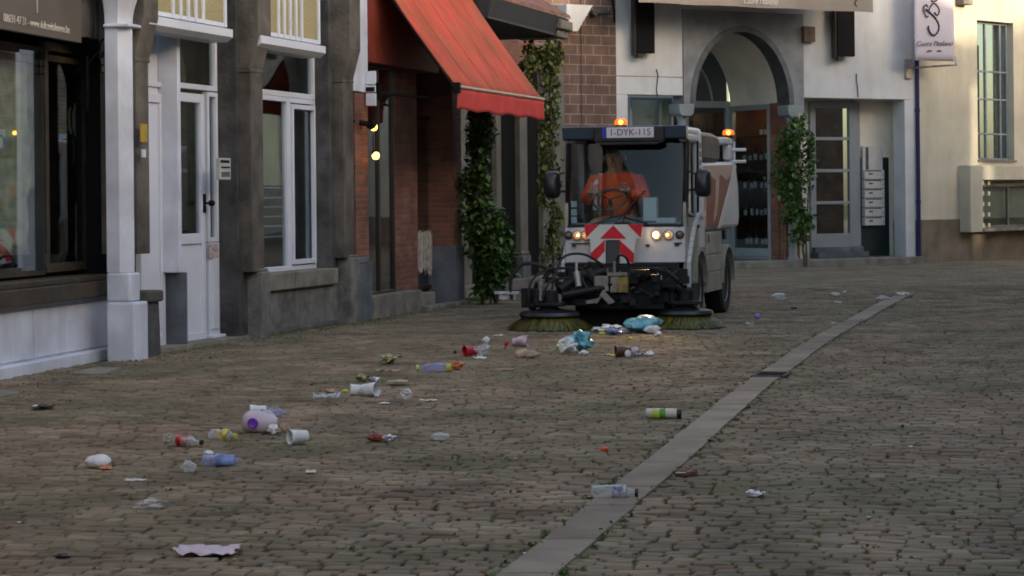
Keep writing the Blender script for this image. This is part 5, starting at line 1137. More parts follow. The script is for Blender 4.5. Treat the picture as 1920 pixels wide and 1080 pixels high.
# hoses
mb = MB()
def hose(pts_, r=.013):
    P = [Vector(p) for p in pts_]; out = []
    for i in range(len(P)-1):
        p0, p1, p2, p3 = P[max(i-1, 0)], P[i], P[i+1], P[min(i+2, len(P)-1)]
        for t in range(6): t /= 6; out.append(.5*((2*p1)+(p2-p0)*t+(2*p0-5*p1+4*p2-p3)*t*t+(3*p1-p0-3*p2+p3)*t**3))
    out.append(P[-1]); mb.tube(out, r, 6)
hose([(-1.06, -.62, .30), (-1.07, -.62, .50), (-.96, -.6, .66), (-.80, -.55, .66), (-.6, -.4, .55)], .022)
hose([(-.86, -.7, .28), (-.84, -.68, .48), (-.72, -.55, .60), (-.5, -.3, .62)])
hose([(-.60, -.75, .42), (-.55, -.5, .72), (-.35, -.35, .76), (-.15, -.2, .62)])
hose([(-.35, -.4, .6), (-.3, -.55, .45), (-.1, -.5, .34), (.02, -.45, .5)], .015)
hose([(-.45, -.3, .6), (-.4, -.55, .42), (-.2, -.55, .4), (-.25, -.3, .62)], .012)
hose([(-.02, -.3, .60), (.02, -.38, .74), (.10, -.35, .72), (.12, -.2, .55)], .014)
hose([(.1, -.3, .55), (.35, -.45, .62), (.6, -.45, .55), (.7, -.35, .4)], .014)
hose([(.15, -.35, .45), (.4, -.5, .35), (.55, -.45, .5), (.62, -.2, .6)], .012)
hose([(-.68, -.85, .32), (-.6, -.8, .5), (-.45, -.55, .52), (-.3, -.4, .5)], .012)
mb.build('hose', P_r, sw, smooth=50)
mb = MB(); mb.box(-1.24, -.98, -.64, -.56, .355, .385); mb.box(-1.2, -1.02, -.62, -.58, .30, .352); mb.tube([(-1.0, -.6, .36), (-.80, -.6, .32)], .014, 6); mb.build('work_light', mat('light_bar', (.5, .5, .55), .4, .4, 20), sw, bevel=.004)
# suction mouth beneath
mb = MB(); mb.box(-.5, .5, .0, .5, .06, .30); mb.box(-.52, .52, -.04, .0, .01, .24); mb.build('suction_mouth', P_r, sw)
# headlight beam onto the setts
sp = bpy.data.lights.new('headlight_beam', 'SPOT'); sp.energy = 45; sp.color = (1, .62, .3); sp.spot_size = math.radians(50); sp.spot_blend = .8; sp.shadow_soft_size = .04
so = bpy.data.objects.new('headlight_beam', sp); col.objects.link(so); so.parent = sw; so.location = (fx_(1230), -.08, fz(441)); so.rotation_euler = Vector((-.05, .97, .32)).to_track_quat('Z', 'Y').to_euler()
# ------------------------------------------------------------------ driver
def skin_mesh(name, verts, edges, radii, m, parent, sub=2, root=0):
    me = bpy.data.meshes.new(name); me.from_pydata([Vector(v) for v in verts], edges, []); o = bpy.data.objects.new(name, me); col.objects.link(o)
    md = o.modifiers.new('skin', 'SKIN'); md.use_smooth_shade = True; sb = o.modifiers.new('sub', 'SUBSURF'); sb.levels = sub; sb.render_levels = sub
    if not me.skin_vertices: me.attributes
    for i, r_ in enumerate(radii): me.skin_vertices[0].data[i].radius = (r_, r_) if not isinstance(r_, tuple) else r_
    me.skin_vertices[0].data[root].use_root = True
    bpy.context.view_layer.update(); dg = bpy.context.evaluated_depsgraph_get(); me2 = bpy.data.meshes.new_from_object(o.evaluated_get(dg)); bpy.data.objects.remove(o)
    me2.materials.clear(); me2.materials.append(m); me2.polygons.foreach_set('use_smooth', [True]*len(me2.polygons))
    o2 = bpy.data.objects.new(name, me2); col.objects.link(o2); o2.parent = parent; return o2
dpos = L(-.20, .74); dr = empty('person', (dpos.x, dpos.y, 1.0), SR, 'driver in an orange hi-vis jacket seated behind the windscreen of the sweeper', 'person')
skinm = mat('skin', (.42, .24, .17), .5, .1, 8); pant = mat('dark_trousers', (.03, .035, .05), .8, .2, 10); dr.scale = (1.22, 1.15, 1.08); hiv = mat('hivis_orange', (.85, .085, .01), .75, .2, 6, .1)
V = [(0, 0, .08), (0, -.03, .30), (0, -.09, .50), (0, -.13, .58), (0, -.16, .66), (0, -.18, .73), (0, -.18, .80),
     (-.19, -.10, .49), (-.25, -.22, .28), (-.17, -.40, .36), (-.155, -.46, .39), (.19, -.10, .49), (.27, -.22, .30), (.17, -.40, .38), (.155, -.46, .41),
     (-.10, -.05, .06), (-.13, -.42, .06), (-.13, -.46, -.10), (.10, -.05, .06), (.13, -.42, .06), (.13, -.46, -.10)]
E = [(0, 1), (1, 2), (2, 3), (3, 4), (4, 5), (5, 6), (2, 7), (7, 8), (8, 9), (9, 10), (2, 11), (11, 12), (12, 13), (13, 14), (0, 15), (15, 16), (16, 17), (0, 18), (18, 19), (19, 20)]
Rr = [.14, .13, .14, .055, .075, .095, .075, .065, .048, .032, .035, .065, .048, .032, .035, .09, .07, .05, .09, .07, .05]
body = skin_mesh('body', V, E, Rr, skinm, dr)
V2 = V[:3] + [(0, -.115, .55)] + V[7:10] + V[11:14]; E2 = [(0, 1), (1, 2), (2, 3), (2, 4), (4, 5), (5, 6), (2, 7), (7, 8), (8, 9)]
jac = skin_mesh('jacket', V2, E2, [.165, .155, .165, .085, .088, .07, .05, .088, .07, .05], hiv, dr)
hd = mat('dark_hair', (.03, .02, .015), .8, .3, 20)
mb = MB(); mb.X = Matrix.Translation((0, -.17, .775)); mb.lathe([(.098, -.02), (.103, .02), (.09, .07), (.05, .098), (.001, .105)], 18, warp=lambda p: Vector((p.x*.9, p.y+(.02 if p.y > 0 else .012), p.z))); mb.build('hair', hd, dr, smooth=60)
mb = MB()
for sx in (-1, 1): mb.X = Matrix.Translation((sx*.035, -.268, .735)); mb.lathe([(.001, -.008), (.010, -.004), (.010, .004), (.001, .008)], 8, cap0=False, cap1=False)
mb.build('eyes', P_b, dr)
mb = MB(); mb.X = Matrix.Translation((0, -.275, .70)); mb.add([(-.015, .01, -.015), (.015, .01, -.015), (0, -.028, -.012), (0, .005, .035)], [(0, 1, 2), (0, 2, 3), (1, 3, 2), (0, 3, 1)]); mb.X = Matrix.Translation((0, -.262, .66)); mb.box(-.025, .025, -.008, .01, -.005, .004)
for sx in (-1, 1): mb.X = Matrix.Translation((sx*.098, -.17, .72)); mb.box(-.008, .008, -.012, .014, -.03, .03)
mb.build('face_features', skinm, dr, bevel=.004)
mb = MB()
for cx, s_ in ((-.155, 1), (.155, -1)):
    for k in range(4):
        z = .37 + .022*k + (.02 if cx > 0 else 0); mb.tube([(cx, -.465, z), (cx+s_*.02, -.50, z+.004), (cx+s_*.045, -.495, z+.004), (cx+s_*.05, -.475, z)], [.011, .010, .009, .007], 7)
    mb.tube([(cx, -.44, .38), (cx+s_*.03, -.445, .43), (cx+s_*.045, -.46, .45)], [.013, .012, .009], 7)
mb.build('fingers', skinm, dr, smooth=60)
mb = MB(); mb.tube([(-.17, -.245, .20), (-.17, -.21, .45), (-.14, -.12, .56)], .02, 6); mb.build('reflective_band', P_wh, dr)
# ================================================================== climbing plants
rl = random.Random(21)
def plant(name, base, label, clouds, m, lo, hi, stems, cat='climbing plant', droop=.5):
    r_ = empty(name, base, 0, label, cat); mb = MB(); pts = []
    for (cx, cy, cz, rx, ry, rz_, n) in clouds:
        clumps = [(rl.gauss(0, .45), rl.gauss(0, .45), rl.gauss(0, .45)) for _ in range(max(3, n//45))]
        for _ in range(n):
            c = rl.choice(clumps); v = Vector((c[0]+rl.gauss(0, .22), c[1]+rl.gauss(0, .22), c[2]+rl.gauss(0, .22)))
            if v.length > 1.15: v *= rl.uniform(.8, 1.1)/v.length
            pts.append((cx+v.x*rx-base[0], cy+v.y*ry-base[1], max(.05, cz+v.z*rz_)-base[2]))
    leaves(mb, pts, lo, hi, rl, droop=droop); mb.build('leaves', m, r_)
    mb = MB()
    for s_ in stems: mb.tube([Vector(p)-Vector(base) for p in s_[0]], s_[1], 6)
    mb.build('stem', M['bark'], r_); return r_
def pz(px, py, Y): u, v = uv(px, py); return (u/F*Y, Y, H - v/F*Y)
def cl(px, py, Y, wpx, hpx, ry, n): x, y, z = pz(px, py, Y); k = Y/F; return (x, y, z, wpx*k/2, ry, hpx*k/2, n)
Yi = 28.6
base = pz(905, 572, Yi); base = (base[0], base[1], 0)
x0, y0, _ = pz(903, 400, Yi)
plant('ivy', base, 'dense dark green ivy covering the wall end below the right side of the red awning', [
    cl(898, 250, Yi, 52, 110, .22, 900), cl(895, 340, Yi, 58, 130, .25, 1100), cl(905, 420, Yi, 80, 130, .30, 1500), cl(922, 470, Yi, 84, 110, .32, 1500), cl(925, 520, Yi, 78, 80, .3, 900), cl(897, 200, Yi, 40, 60, .2, 300)],
    M['ivy'], .06, .11, [([(x0, y0, 0), (x0-.03, y0, .6), (x0+.04, y0, 1.4), (x0, y0, 2.4)], .025), ([(x0+.1, y0, 0), (x0+.14, y0, .5), (x0+.05, y0, 1.2)], .015), ([(x0+.2, y0-.05, 0), (x0+.12, y0, .3), (x0+.16, y0, .9)], .012)], 'ivy')
Yj = 33.2
base = pz(1036, 500, Yj); base = (base[0], base[1], 0); x0, y0 = base[0], base[1]
plant('creeper', base, 'yellow green creeper hanging down the grey pillar left of the block wall behind the sweeper', [
    cl(1030, 110, Yj, 46, 110, .2, 500), cl(1000, 100, Yj, 50, 60, .25, 450), cl(990, 120, Yj-.3, 30, 70, .2, 250), cl(1034, 190, Yj, 44, 150, .2, 420), cl(1030, 270, Yj, 38, 150, .2, 380), cl(1038, 350, Yj, 50, 140, .2, 420), cl(1034, 440, Yj, 46, 130, .2, 380), cl(1022, 320, Yj, 26, 260, .15, 200), cl(1010, 170, Yj, 30, 60, .15, 160)],
    M['ivy2'], .05, .10, [([(x0, y0, 0), (x0+.03, y0, 1.5), (x0-.02, y0, 3.0), (x0-.3, y0, 3.6)], .02), ([(x0-.25, y0, 3.5), (x0-.1, y0, 2.9), (x0-.2, y0, 2.4)], .01)], droop=.9)
Yk = WC.world(WC.s(1492, 400, .3), .3).y
base = pz(1511, 512, Yk); base = (base[0], base[1], 0); k_ = Yk/F
def q3(px, py): return pz(px, py, Yk)
plant('climbing_shrub', base, 'loose green climbing shrub on thin bare stems against the right column of the stone arch', [
    cl(1486, 265, Yk, 64, 66, .3, 420), cl(1480, 325, Yk, 88, 96, .4, 850), cl(1490, 385, Yk, 72, 84, .34, 550), cl(1502, 430, Yk, 60, 60, .25, 220), cl(1484, 440, Yk, 50, 50, .2, 90), cl(1490, 340, Yk, 110, 130, .4, 110), cl(1500, 235, Yk, 26, 50, .15, 120), cl(1520, 300, Yk, 26, 130, .2, 260)],
    M['jasmine'], .07, .13, [([q3(1511, 512), q3(1506, 470), q3(1508, 420), q3(1498, 330), q3(1490, 250)], .022), ([q3(1514, 512), q3(1512, 460), q3(1502, 400), q3(1480, 320)], .015), ([q3(1509, 512), q3(1512, 440), q3(1516, 350)], .012)])
mb = MB(); mb.tube([Vector(q3(1503, 485)) + Vector((0, .1, 0)), Vector(q3(1500, 212)) + Vector((0, .1, 0))], .02, 7)
o = mb.build('plant_stake', M['int_cream']); tag(o, 'thin pale stake standing in the climbing shrub at the right column', 'stake')
# ================================================================== litter
rs = random.Random(77)
def L3(x, y, dy=0): return gp(x, y+dy)
CW = mat('litter_white', (.70, .71, .73), .6, .15, 20, .1); CP = mat('litter_pinkish', (.56, .46, .50), .7, .1, 14); CB = mat('litter_beige', (.42, .30, .21), .8, .25, 20); CR = mat('litter_red', (.50, .02, .03), .35, .3, 14)
CT = mat('litter_teal', (.16, .40, .47), .4, .35, 9, c2=(.08, .26, .33)); CBl = mat('litter_blue', (.18, .25, .52), .3, .5, 16, c2=(.08, .12, .32)); CY = mat('litter_yellow', (.62, .50, .03), .35, .3, 14); CG = mat('litter_green', (.08, .30, .03), .4, .3, 8); CYG = mat('litter_lime', (.45, .55, .05), .5, .2, 8)
CBr = mat('litter_brown', (.10, .045, .025), .5, .4, 16); CK = mat('litter_black', (.012, .012, .012), .4, .2, 8); CLi = mat('jug_lilac', (.50, .42, .48), .35, .08, 6); CPu = mat('cap_purple', (.16, .04, .45), .35, .1, 6)
CCl = plastic_clear('litter_clear', (.62, .66, .68), .42); CCl2 = plastic_clear('litter_film', (.50, .50, .46), .22); CBc = plastic_clear('litter_blue_clear', (.35, .42, .75), .55); COr = mat('litter_orange', (.55, .17, .05), .5, .4, 16); CSi = mat('litter_foil', (.50, .50, .54), .25, .4, 22, metal=.5); COl = mat('foil_olive', (.30, .30, .12), .35, .7, 30, c2=(.05, .05, .03))
CDk = mat('litter_dark', (.05, .038, .03), .7, .4, 20); CCr = mat('litter_cream', (.55, .52, .42), .7, .15, 14)
def nz(p, k, seed): return noise.noise(Vector((p[0]*k+seed*7.3, p[1]*k, p[2]*k)))
def root(name, px, py, label, cat, rz=0, group=None, lift=0): p = gp(px, py); return empty(name, (p.x, p.y, lift), rz, label, cat, group)
def px2m(py, w, px=960): return w*gp(px, py).y/F
def lying(Lh, r, seed, prof=None, dent=.25, n=18, mi=0, cap0=True, cap1=True, z0=None):
    """lathe along x, length Lh, radius r, dented; lies on the ground. prof: list of (t, k) radius factors"""
    prof = prof or [(0, .9), (.02, 1), (.98, 1), (1, .9)]
    mb = MB(); X = Matrix.Translation((0, 0, r)) @ Matrix.Rotation(PI/2, 4, 'Y')
    def warp(p):
        a = nz((p.x/r, p.y/r, p.z/r), .8, seed)*dent; k = 1+a; q = Vector((p.x*k, p.y*k, p.z + a*.2*r)); q.y += .12*r*math.sin(p.z/Lh*3+seed)*dent*3; return q
    pr = []
    for (t0, k0), (t1, k1) in zip(prof, prof[1:]):
        m_ = max(1, int(abs(t1-t0)*14))
        for i in range(m_): t = t0+(t1-t0)*i/m_; pr.append((r*(k0+(k1-k0)*i/m_), Lh*(t-.5)))
    pr.append((r*prof[-1][1], Lh*(prof[-1][0]-.5)))
    mb.lathe([(max(a, .001), b_) for a, b_ in pr], n, X, mi, cap0, cap1, warp); return mb
def drop(o_):   # settle the lowest vertex just on the setts
    zs_ = min(v.co.z for v in o_.data.vertices); 
    for v in o_.data.vertices: v.co.z -= zs_ - .001
    return o_
BOT = [(0, .6), (.03, .95), (.2, 1), (.68, 1), (.8, .75), (.88, .42), (1, .38)]
def bottle(px, py, wpx, ratio, rz, label, mbody, mcap=None, mlab=None, seed=1, dent=.3, lab=(.3, .62), capr=.42, cat='bottle', group=None):
    r_ = root('plastic_bottle', px, py, label, cat, rz, group); Lh = px2m(py, wpx, px); r = Lh*ratio
    dent *= 1.5; b_ = lying(Lh*.94, r, seed, BOT, dent).build('body', mbody, r_, smooth=50)
    if mlab:
        mb = MB(); X = Matrix.Translation((0, 0, r)) @ Matrix.Rotation(PI/2, 4, 'Y')
        def warp(p): a = nz((p.x/r, p.y/r, p.z/r), .8, seed)*dent; return Vector((p.x*(1+a), p.y*(1+a), p.z+a*.2*r))
        t0, t1 = lab; mb.lathe([(r*1.03, Lh*.94*(t0+(t1-t0)*i/5-.5)) for i in range(6)], 18, X, 0, False, False, warp); mb.build('label', mlab, r_, smooth=50)
    if mcap:
        mb = MB(); x = Lh*.94*.5; mb.tube([(x-.002, 0, r), (x+Lh*.06, 0, r*.98)], r*capr, 12); mb.build('cap', mcap, r_, smooth=40)
    return r_
def sheet(name, px, py, wpx, hm, label, m, cat, seed=1, amp=.02, rz=0, out=None, lift=.004, curl=0, thick=.0012, aspect_m=None):
    """thin crumpled sheet lying on the setts; width wpx photo pixels, depth hm metres"""
    w_ = px2m(py, wpx, px); mb = MB()
    def fn(a, b_):
        x = (a-.5)*w_; y = (b_-.5)*hm
        jx = .10*w_*nz((b_*3, 0, 0), 1.3, seed)*(abs(a-.5)*2)**2; jy = .14*hm*nz((a*4, 1, 0), 1.3, seed)*(abs(b_-.5)*2)**2
        z = lift + amp*abs(nz((a*2.2, b_*1.6, 0), 1.4, seed)) + amp*.4*abs(nz((a*6, b_*5, 0), 1, seed+3)) + curl*(abs(a-.5)*2)**3
        return Vector((x+jx, y+jy, z))
    mb.grid(fn, 14, 10); o_ = mb.build(name, m, None, smooth=25, solid=thick); p = gp(px, py); o_.location = (p.x, p.y, 0); o_.rotation_euler[2] = rz
    return tag(o_, label, cat)
def crumple(name, px, py, wpx, hpx, label, m, cat, seed=1, rz=0, group=None, parent=None, dx=0, dy=0, dmul=.8, k=1.4, amp=.45, lift=0, tagit=True):
    w_ = px2m(py, wpx, px); h_ = hpx*gp(px, py).y/F
    bm = bmesh.new(); bmesh.ops.create_icosphere(bm, subdivisions=3, radius=.5)
    for v in bm.verts:
        n1 = nz(v.co*2, k, seed); n2 = abs(nz(v.co*2, k*2.6, seed+5)); f = 1 + amp*n1 - amp*.9*n2; v.co = v.co*f
    me = bpy.data.meshes.new(name); bm.to_mesh(me); bm.free()
    xs2 = [v.co.x for v in me.vertices]; zs2 = [v.co.z for v in me.vertices]; sx = w_/(max(xs2)-min(xs2)); sz_ = h_/(max(zs2)-min(zs2)); z0 = min(zs2)
    for v in me.vertices: v.co = Vector((v.co.x*sx, v.co.y*w_*dmul, (v.co.z-z0)*sz_ + .001 + lift))
    me.materials.append(m); me.polygons.foreach_set('use_smooth', [True]*len(me.polygons)); me.set_sharp_from_angle(angle=math.radians(28))
    o_ = bpy.data.objects.new(name, me); col.objects.link(o_)
    if parent is not None: o_.parent = parent; o_.location = (dx, dy, 0)
    else:
        p = gp(px, py); o_.location = (p.x+dx, p.y+dy, 0); o_.rotation_euler[2] = rz
        if tagit: tag(o_, label, cat, group)
    return o_
def cup(px, py, Lpx, r, rz, label, m, seed=1, inner=None, dent=.12, tilt=0, cat='cup', group=None, liquid=None):
    r_ = root('paper_cup', px, py, label, cat, rz, group); Lh = px2m(py, Lpx, px)
    o_ = lying(Lh, r, seed, [(0, 1), (.03, 1.05), (.06, .98), (1, .74)], dent, cap0=False).build('wall', m, r_, smooth=40, solid=-.0015)
    return r_
# near left group
sheet('torn_paper', 390, 1040, 116, .17, 'torn pale pink paper sheet lying flat near the bottom left of the street', CP, 'paper', seed=2, amp=.035, rz=-.05, curl=.012)
crumple('black_scrap', 118, 1047, 38, 10, 'small black rubbery scrap on the setts at the bottom left', CK, 'scrap', seed=4, dmul=.5)
crumple('plastic_tray', 285, 953, 70, 20, 'crumpled clear plastic food tray left of the torn pink paper', CCl2, 'tray', seed=9, amp=.8)
crumple('foil_packet', 184, 877, 50, 25, 'puffed white snack packet with a tan underside lying alone at the left', CW, 'packet', seed=3, amp=.18, k=.9)
crumple('foil_scrap', 199, 879, 30, 7, 'tan foil fold under the white snack packet', COr, 'scrap', seed=13, dy=-.03)
sheet('plastic_disc', 254, 902, 42, .06, 'thin clear plastic lid lying flat below the white snack packet', CCl, 'lid', seed=5, amp=.012)
crumple('crushed_cup', 353, 888, 30, 25, 'crushed clear plastic cup left of the blue water bottle', CCl, 'cup', seed=6, amp=.5)
bottle(415, 873, 76, .135, .10, 'crushed blue water bottle with a blue and white label', CBc, None, CBl, seed=7, lab=(.35, .85)); crumple('bottle_cap_end', 391, 862, 20, 10, 'white crumpled bottle end beside the blue water bottle', CW, 'cap', seed=8, lift=.02)
bottle(352, 838, 62, .16, -.45, 'crushed clear bottle with a red label and a black cap', CCl, CK, CR, seed=10, dent=.5, lab=(.12, .55), capr=.5)
crumple('plastic_fragment', 315, 829, 26, 18, 'clear plastic shard just left of the red labelled bottle', CCl2, 'scrap', seed=11, amp=.8)
bottle(418, 826, 60, .17, -.55, 'clear bottle with a yellow label and a lime cap', CCl, CYG, CY, seed=12, dent=.35, lab=(.3, .75), capr=.5)
# jug
jr = root('plastic_jug', 489, 812, 'squat lilac plastic milk jug with a round purple cap lying on its side', 'jug', -.12); Lj = px2m(812, 66, 489)
mb = MB(); X = Matrix.Translation((0, 0, .062)) @ Matrix.Rotation(PI/2, 4, 'Y')
def jw(p): return Vector((p.x*(1.0+.25*nz(p*12, 1, 2)), p.y*(1.12+.2*nz(p*10, 1, 5)), p.z))
mb.lathe([(.02, -Lj*.5), (.045, -Lj*.49), (.060, -Lj*.42), (.066, -Lj*.25), (.064, Lj*.1), (.055, Lj*.25), (.042, Lj*.36), (.032, Lj*.45), (.028, Lj*.5)], 22, X, warp=jw); mb.tube([(Lj*.05, .02, .115), (Lj*.22, .02, .12), (Lj*.36, .02, .09)], .013, 8); drop(mb.build('jug_body', CLi, jr, smooth=50))
mb = MB(); mb.X = Matrix.Translation((-Lj*.14, -.072, .065)) @ Matrix.Rotation(PI/2, 4, 'X'); mb.lathe([(.030, -.012), (.031, .010), (.026, .016), (.022, .014)], 20); mb.build('cap', CPu, jr, smooth=40)
crumple('crumpled_napkin', 513, 815, 24, 20, 'white crumpled napkin touching the neck of the lilac jug', CW, 'napkin', seed=14); crumple('crumpled_wrapper', 534, 813, 20, 22, 'small brown and cream crumpled wrapper right of the lilac jug', CB, 'wrapper', seed=15)
cup(483, 779, 30, .034, .25, 'white cup lying open end forward behind the lilac jug', CW, seed=16, dent=.2); bottle(512, 782, 50, .16, .05, 'flattened pale blue bottle behind the lilac jug', CBc, None, None, seed=17, dent=.5)
# paper cup
cr_ = root('paper_cup', 559, 833, 'clean white paper cup lying on its side right of the lilac jug', 'cup', .55); 
mb = lying(.105, .040, 1, [(0, 1), (.04, 1.06), (.08, .97), (1, .76)], .04, n=24, cap0=False); drop(mb.build('wall', CW, cr_, smooth=40, solid=-.0015))
sheet('paper_card', 583, 888, 19, .075, 'tiny cream square card on the bare setts below the white cup', CCr, 'card', seed=18, amp=.01, lift=.010)
# middle
crumple('snack_wrapper', 706, 828, 38, 16, 'red and brown snack wrapper with a silver end in the middle of the setts', mat('wrapper_redbrown', (.30, .07, .03), .4, .7, 30, c2=(.06, .02, .015)), 'wrapper', seed=19, amp=.2, dmul=.5); crumple('foil_end', 730, 829, 28, 15, 'silver foil paper stuck to the right of the red and brown wrapper', CSi, 'foil', seed=20)
crumple('clear_tray', 826, 826, 36, 15, 'small clear plastic box right of the red and brown wrapper', CCl, 'tray', seed=21, amp=.15)
sheet('plastic_film', 612, 748, 50, .12, 'grey translucent film with a white end lying left of the white cartons', CCl, 'film', seed=22, amp=.05); crumple('crumpled_tissue', 618, 738, 20, 10, 'small brownish tissue above the grey translucent film', CB, 'tissue', seed=23); crumple('green_peel', 647, 737, 13, 7, 'lime green scrap just left of the white cartons', CYG, 'scrap', seed=24, amp=.2)
cup(671, 742, 28, .040, .1, 'white carton lying on its side, left of the two white cartons', CW, seed=25, dent=.15, cat='carton', group='white cartons lying together'); cup(694, 743, 30, .048, PI-.5, 'white rounded carton with its open mouth to the street, right of the two white cartons', CW, seed=26, dent=.15, cat='carton', group='white cartons lying together')
crumple('silver_wrapper', 680, 716, 30, 15, 'olive and silver crumpled wrapper just behind the white cartons', COl, 'wrapper', seed=27); crumple('foil_wrapper', 700, 716, 26, 10, 'silver blue foil wrapper end behind the right white carton', CSi, 'wrapper', seed=28, dmul=.6)
sheet('beige_card', 746, 722, 37, .16, 'flat beige card right of the silver wrappers', CB, 'card', seed=29, amp=.01, lift=.03)
crumple('crushed_cup', 762, 751, 26, 23, 'crushed clear cup below the flat beige card', CCl, 'cup', seed=30, amp=.6)
sheet('paper_strip', 716, 758, 27, .03, 'thin white paper strip left of the crushed clear cup', CW, 'paper', seed=31, amp=.015); sheet('paper_strip', 803, 752, 33, .05, 'pale flat paper strip right of the crushed clear cup', CCr, 'paper', seed=32, amp=.015)
crumple('chip_packet', 730, 683, 42, 20, 'opened green and white crisp packet nearest the brick shop step', COl, 'packet', seed=33, amp=.9); crumple('packet_corner', 719, 681, 16, 17, 'white torn corner standing at the left of the green crisp packet', CW, 'scrap', seed=34, amp=.8)
sheet('flat_stick', 726, 697, 46, .05, 'flat grey brown paper strip below the green crisp packet', CB, 'paper', seed=35, amp=.02)
bottle(816, 698, 66, .13, PI, 'clear blue bottle with a yellow band beside the crumpled orange bag', CBc, CYG, CY, seed=36, dent=.2, lab=(.02, .16), capr=.7); crumple('orange_bag', 858, 694, 26, 17, 'small crumpled orange bag at the right end of the blue and yellow bottle', COr, 'bag', seed=37)
r1 = cup(882, 668, 26, .046, .5, 'red paper cup lying beside the clear crushed bottle in front of the left brush', CR, seed=38, dent=.1); crumple('clear_cup', 904, 668, 32, 24, 'crushed clear plastic cup leaning on the red cup', CCl, 'cup', seed=39, amp=.5); crumple('white_tissue', 911, 645, 15, 15, 'white crumpled tissue right above the red cup', CW, 'tissue', seed=40); sheet('paper_flake', 899, 673, 24, .06, 'flat white paper flake below the red cup', CW, 'paper', seed=41, amp=.03)
crumple('dark_scrap', 853, 664, 7, 7, 'tiny black scrap left of the red cup', CK, 'scrap', seed=42); sheet('paper_flake', 934, 630, 18, .04, 'thin white paper flake right of the white tissue', CW, 'paper', seed=43, amp=.02)
cup(976, 651, 28, .05, PI-.2, 'crushed purple and white cup left of the teal bag', mat('cup_purple', (.30, .14, .20), .5, .6, 16, c2=(.5, .42, .46)), seed=44, dent=.3); crumple('red_scrap', 949, 650, 10, 10, 'round red scrap left of the purple cup', CR, 'scrap', seed=45)
bottle(990, 672, 52, .15, 0, 'crushed beige bottle lying below the purple cup', mat('bottle_beige', (.36, .27, .21), .4, .3, 14), None, CB, seed=46, dent=.5, lab=(.1, .5)); sheet('thin_card', 1018, 654, 26, .05, 'thin tan card between the purple cup and the teal bag', CB, 'card', seed=47, amp=.02); sheet('thin_card', 945, 694, 34, .05, 'thin tan card lying alone below the beige bottle', CB, 'card', seed=48, amp=.012); sheet('thin_card', 858, 733, 32, .05, 'faint brown card on the setts below the orange bag', CB, 'card', seed=49, amp=.01)
# bags
crumple('teal_bag', 1088, 662, 58, 44, 'crumpled teal plastic bag holding white waste, in front of the sweeper', CT, 'bag', seed=50, amp=.7); crumple('white_bag', 1066, 664, 40, 34, 'white plastic bag torn open against the teal bag', CW, 'bag', seed=51, amp=.7, dy=-.06); crumple('white_tissue', 1094, 664, 20, 10, 'white tissue at the foot of the teal bag', CW, 'tissue', seed=52, dy=-.12); crumple('lime_ball', 1047, 656, 11, 13, 'round lime green piece at the left edge of the white bag', CYG, 'scrap', seed=53, amp=.1)
crumple('teal_sack', 1207, 624, 76, 34, 'large teal rubbish sack just being reached by the sweeper brushes', CT, 'bag', seed=54, amp=.4); crumple('white_carton', 1222, 624, 34, 16, 'white flattened carton on the front of the large teal sack', CW, 'carton', seed=55, amp=.3, dy=-.14); crumple('white_tissue', 1232, 628, 14, 8, 'white tissue at the lower right of the large teal sack', CW, 'tissue', seed=56, dy=-.12)
crumple('paper_heap', 1145, 626, 46, 18, 'heap of blue and white papers between the two brushes', CW, 'papers', seed=57, amp=.8); crumple('blue_wrapper', 1152, 627, 28, 12, 'blue wrapper lying on the heap of papers between the brushes', CBl, 'wrapper', seed=58, dy=-.1); crumple('white_strip', 1172, 624, 28, 10, 'white twisted strip right of the heap of papers', CW, 'paper', seed=59, dmul=.3); crumple('lime_scrap', 1128, 628, 12, 8, 'lime scrap at the left of the heap of papers', CYG, 'scrap', seed=60, dy=-.1); crumple('white_strip', 1122, 622, 26, 9, 'flat white strip at the left end of the heap of papers', CW, 'paper', seed=61)
crumple('yellow_scrap', 1182, 638, 10, 6, 'small yellow scrap below the large teal sack', CYG, 'scrap', seed=62, amp=.1)
cup(1168, 670, 28, .05, .15, 'dark brown coffee cup lying with its white lid to the right', CBr, seed=63, dent=.08); crumple('coffee_lid', 1177, 671, 12, 15, 'round white lid at the mouth of the brown coffee cup', CW, 'lid', seed=64, amp=.1, dy=-.03); crumple('crumpled_napkin', 1190, 668, 22, 18, 'pinkish crumpled napkin right of the brown coffee cup', CP, 'napkin', seed=65); sheet('paper_napkin', 1211, 667, 26, .1, 'flat white napkin right of the pinkish napkin', CW, 'napkin', seed=66, amp=.05); sheet('yellow_wrapper', 1148, 667, 20, .06, 'flat yellow wrapper left of the brown coffee cup', CY, 'wrapper', seed=67, amp=.02)
# centre right
br_ = root('spray_can', 1240, 785, 'white tube bottle with green bands and a black end lying alone by the gutter', 'bottle', -.16); Lc = px2m(785, 70, 1240); rc = .031
drop(lying(Lc*.84, rc, 1, [(0, .7), (.03, .97), (.06, 1), (.95, 1), (1, .92)], .03, n=24).build('body', CCr, br_, smooth=50))
for t0, t1, m_, nm in ((-.22, -.04, CYG, 'band'), (-.04, .12, CG, 'band')):
    mb = MB(); X = Matrix.Translation((0, 0, rc)) @ Matrix.Rotation(PI/2, 4, 'Y'); mb.lathe([(rc*1.035, Lc*t0), (rc*1.035, Lc*t1)], 24, X, 0, False, False); mb.build(nm, m_, br_, smooth=50)
mb = MB(); mb.tube([(Lc*.42+.001, 0, rc), (Lc*.54, 0, rc)], rc*1.02, 20); mb.build('cap', CK, br_, bevel=.003, smooth=40)
bottle(1150, 936, 88, .15, -.10, 'clear empty bottle with navy label and black cap lying across the gutter strip', CCl, CK, mat('label_navy', (.30, .32, .38), .35, .7, 34, c2=(.02, .02, .06)), seed=70, dent=.08, lab=(.48, .80), capr=.62)
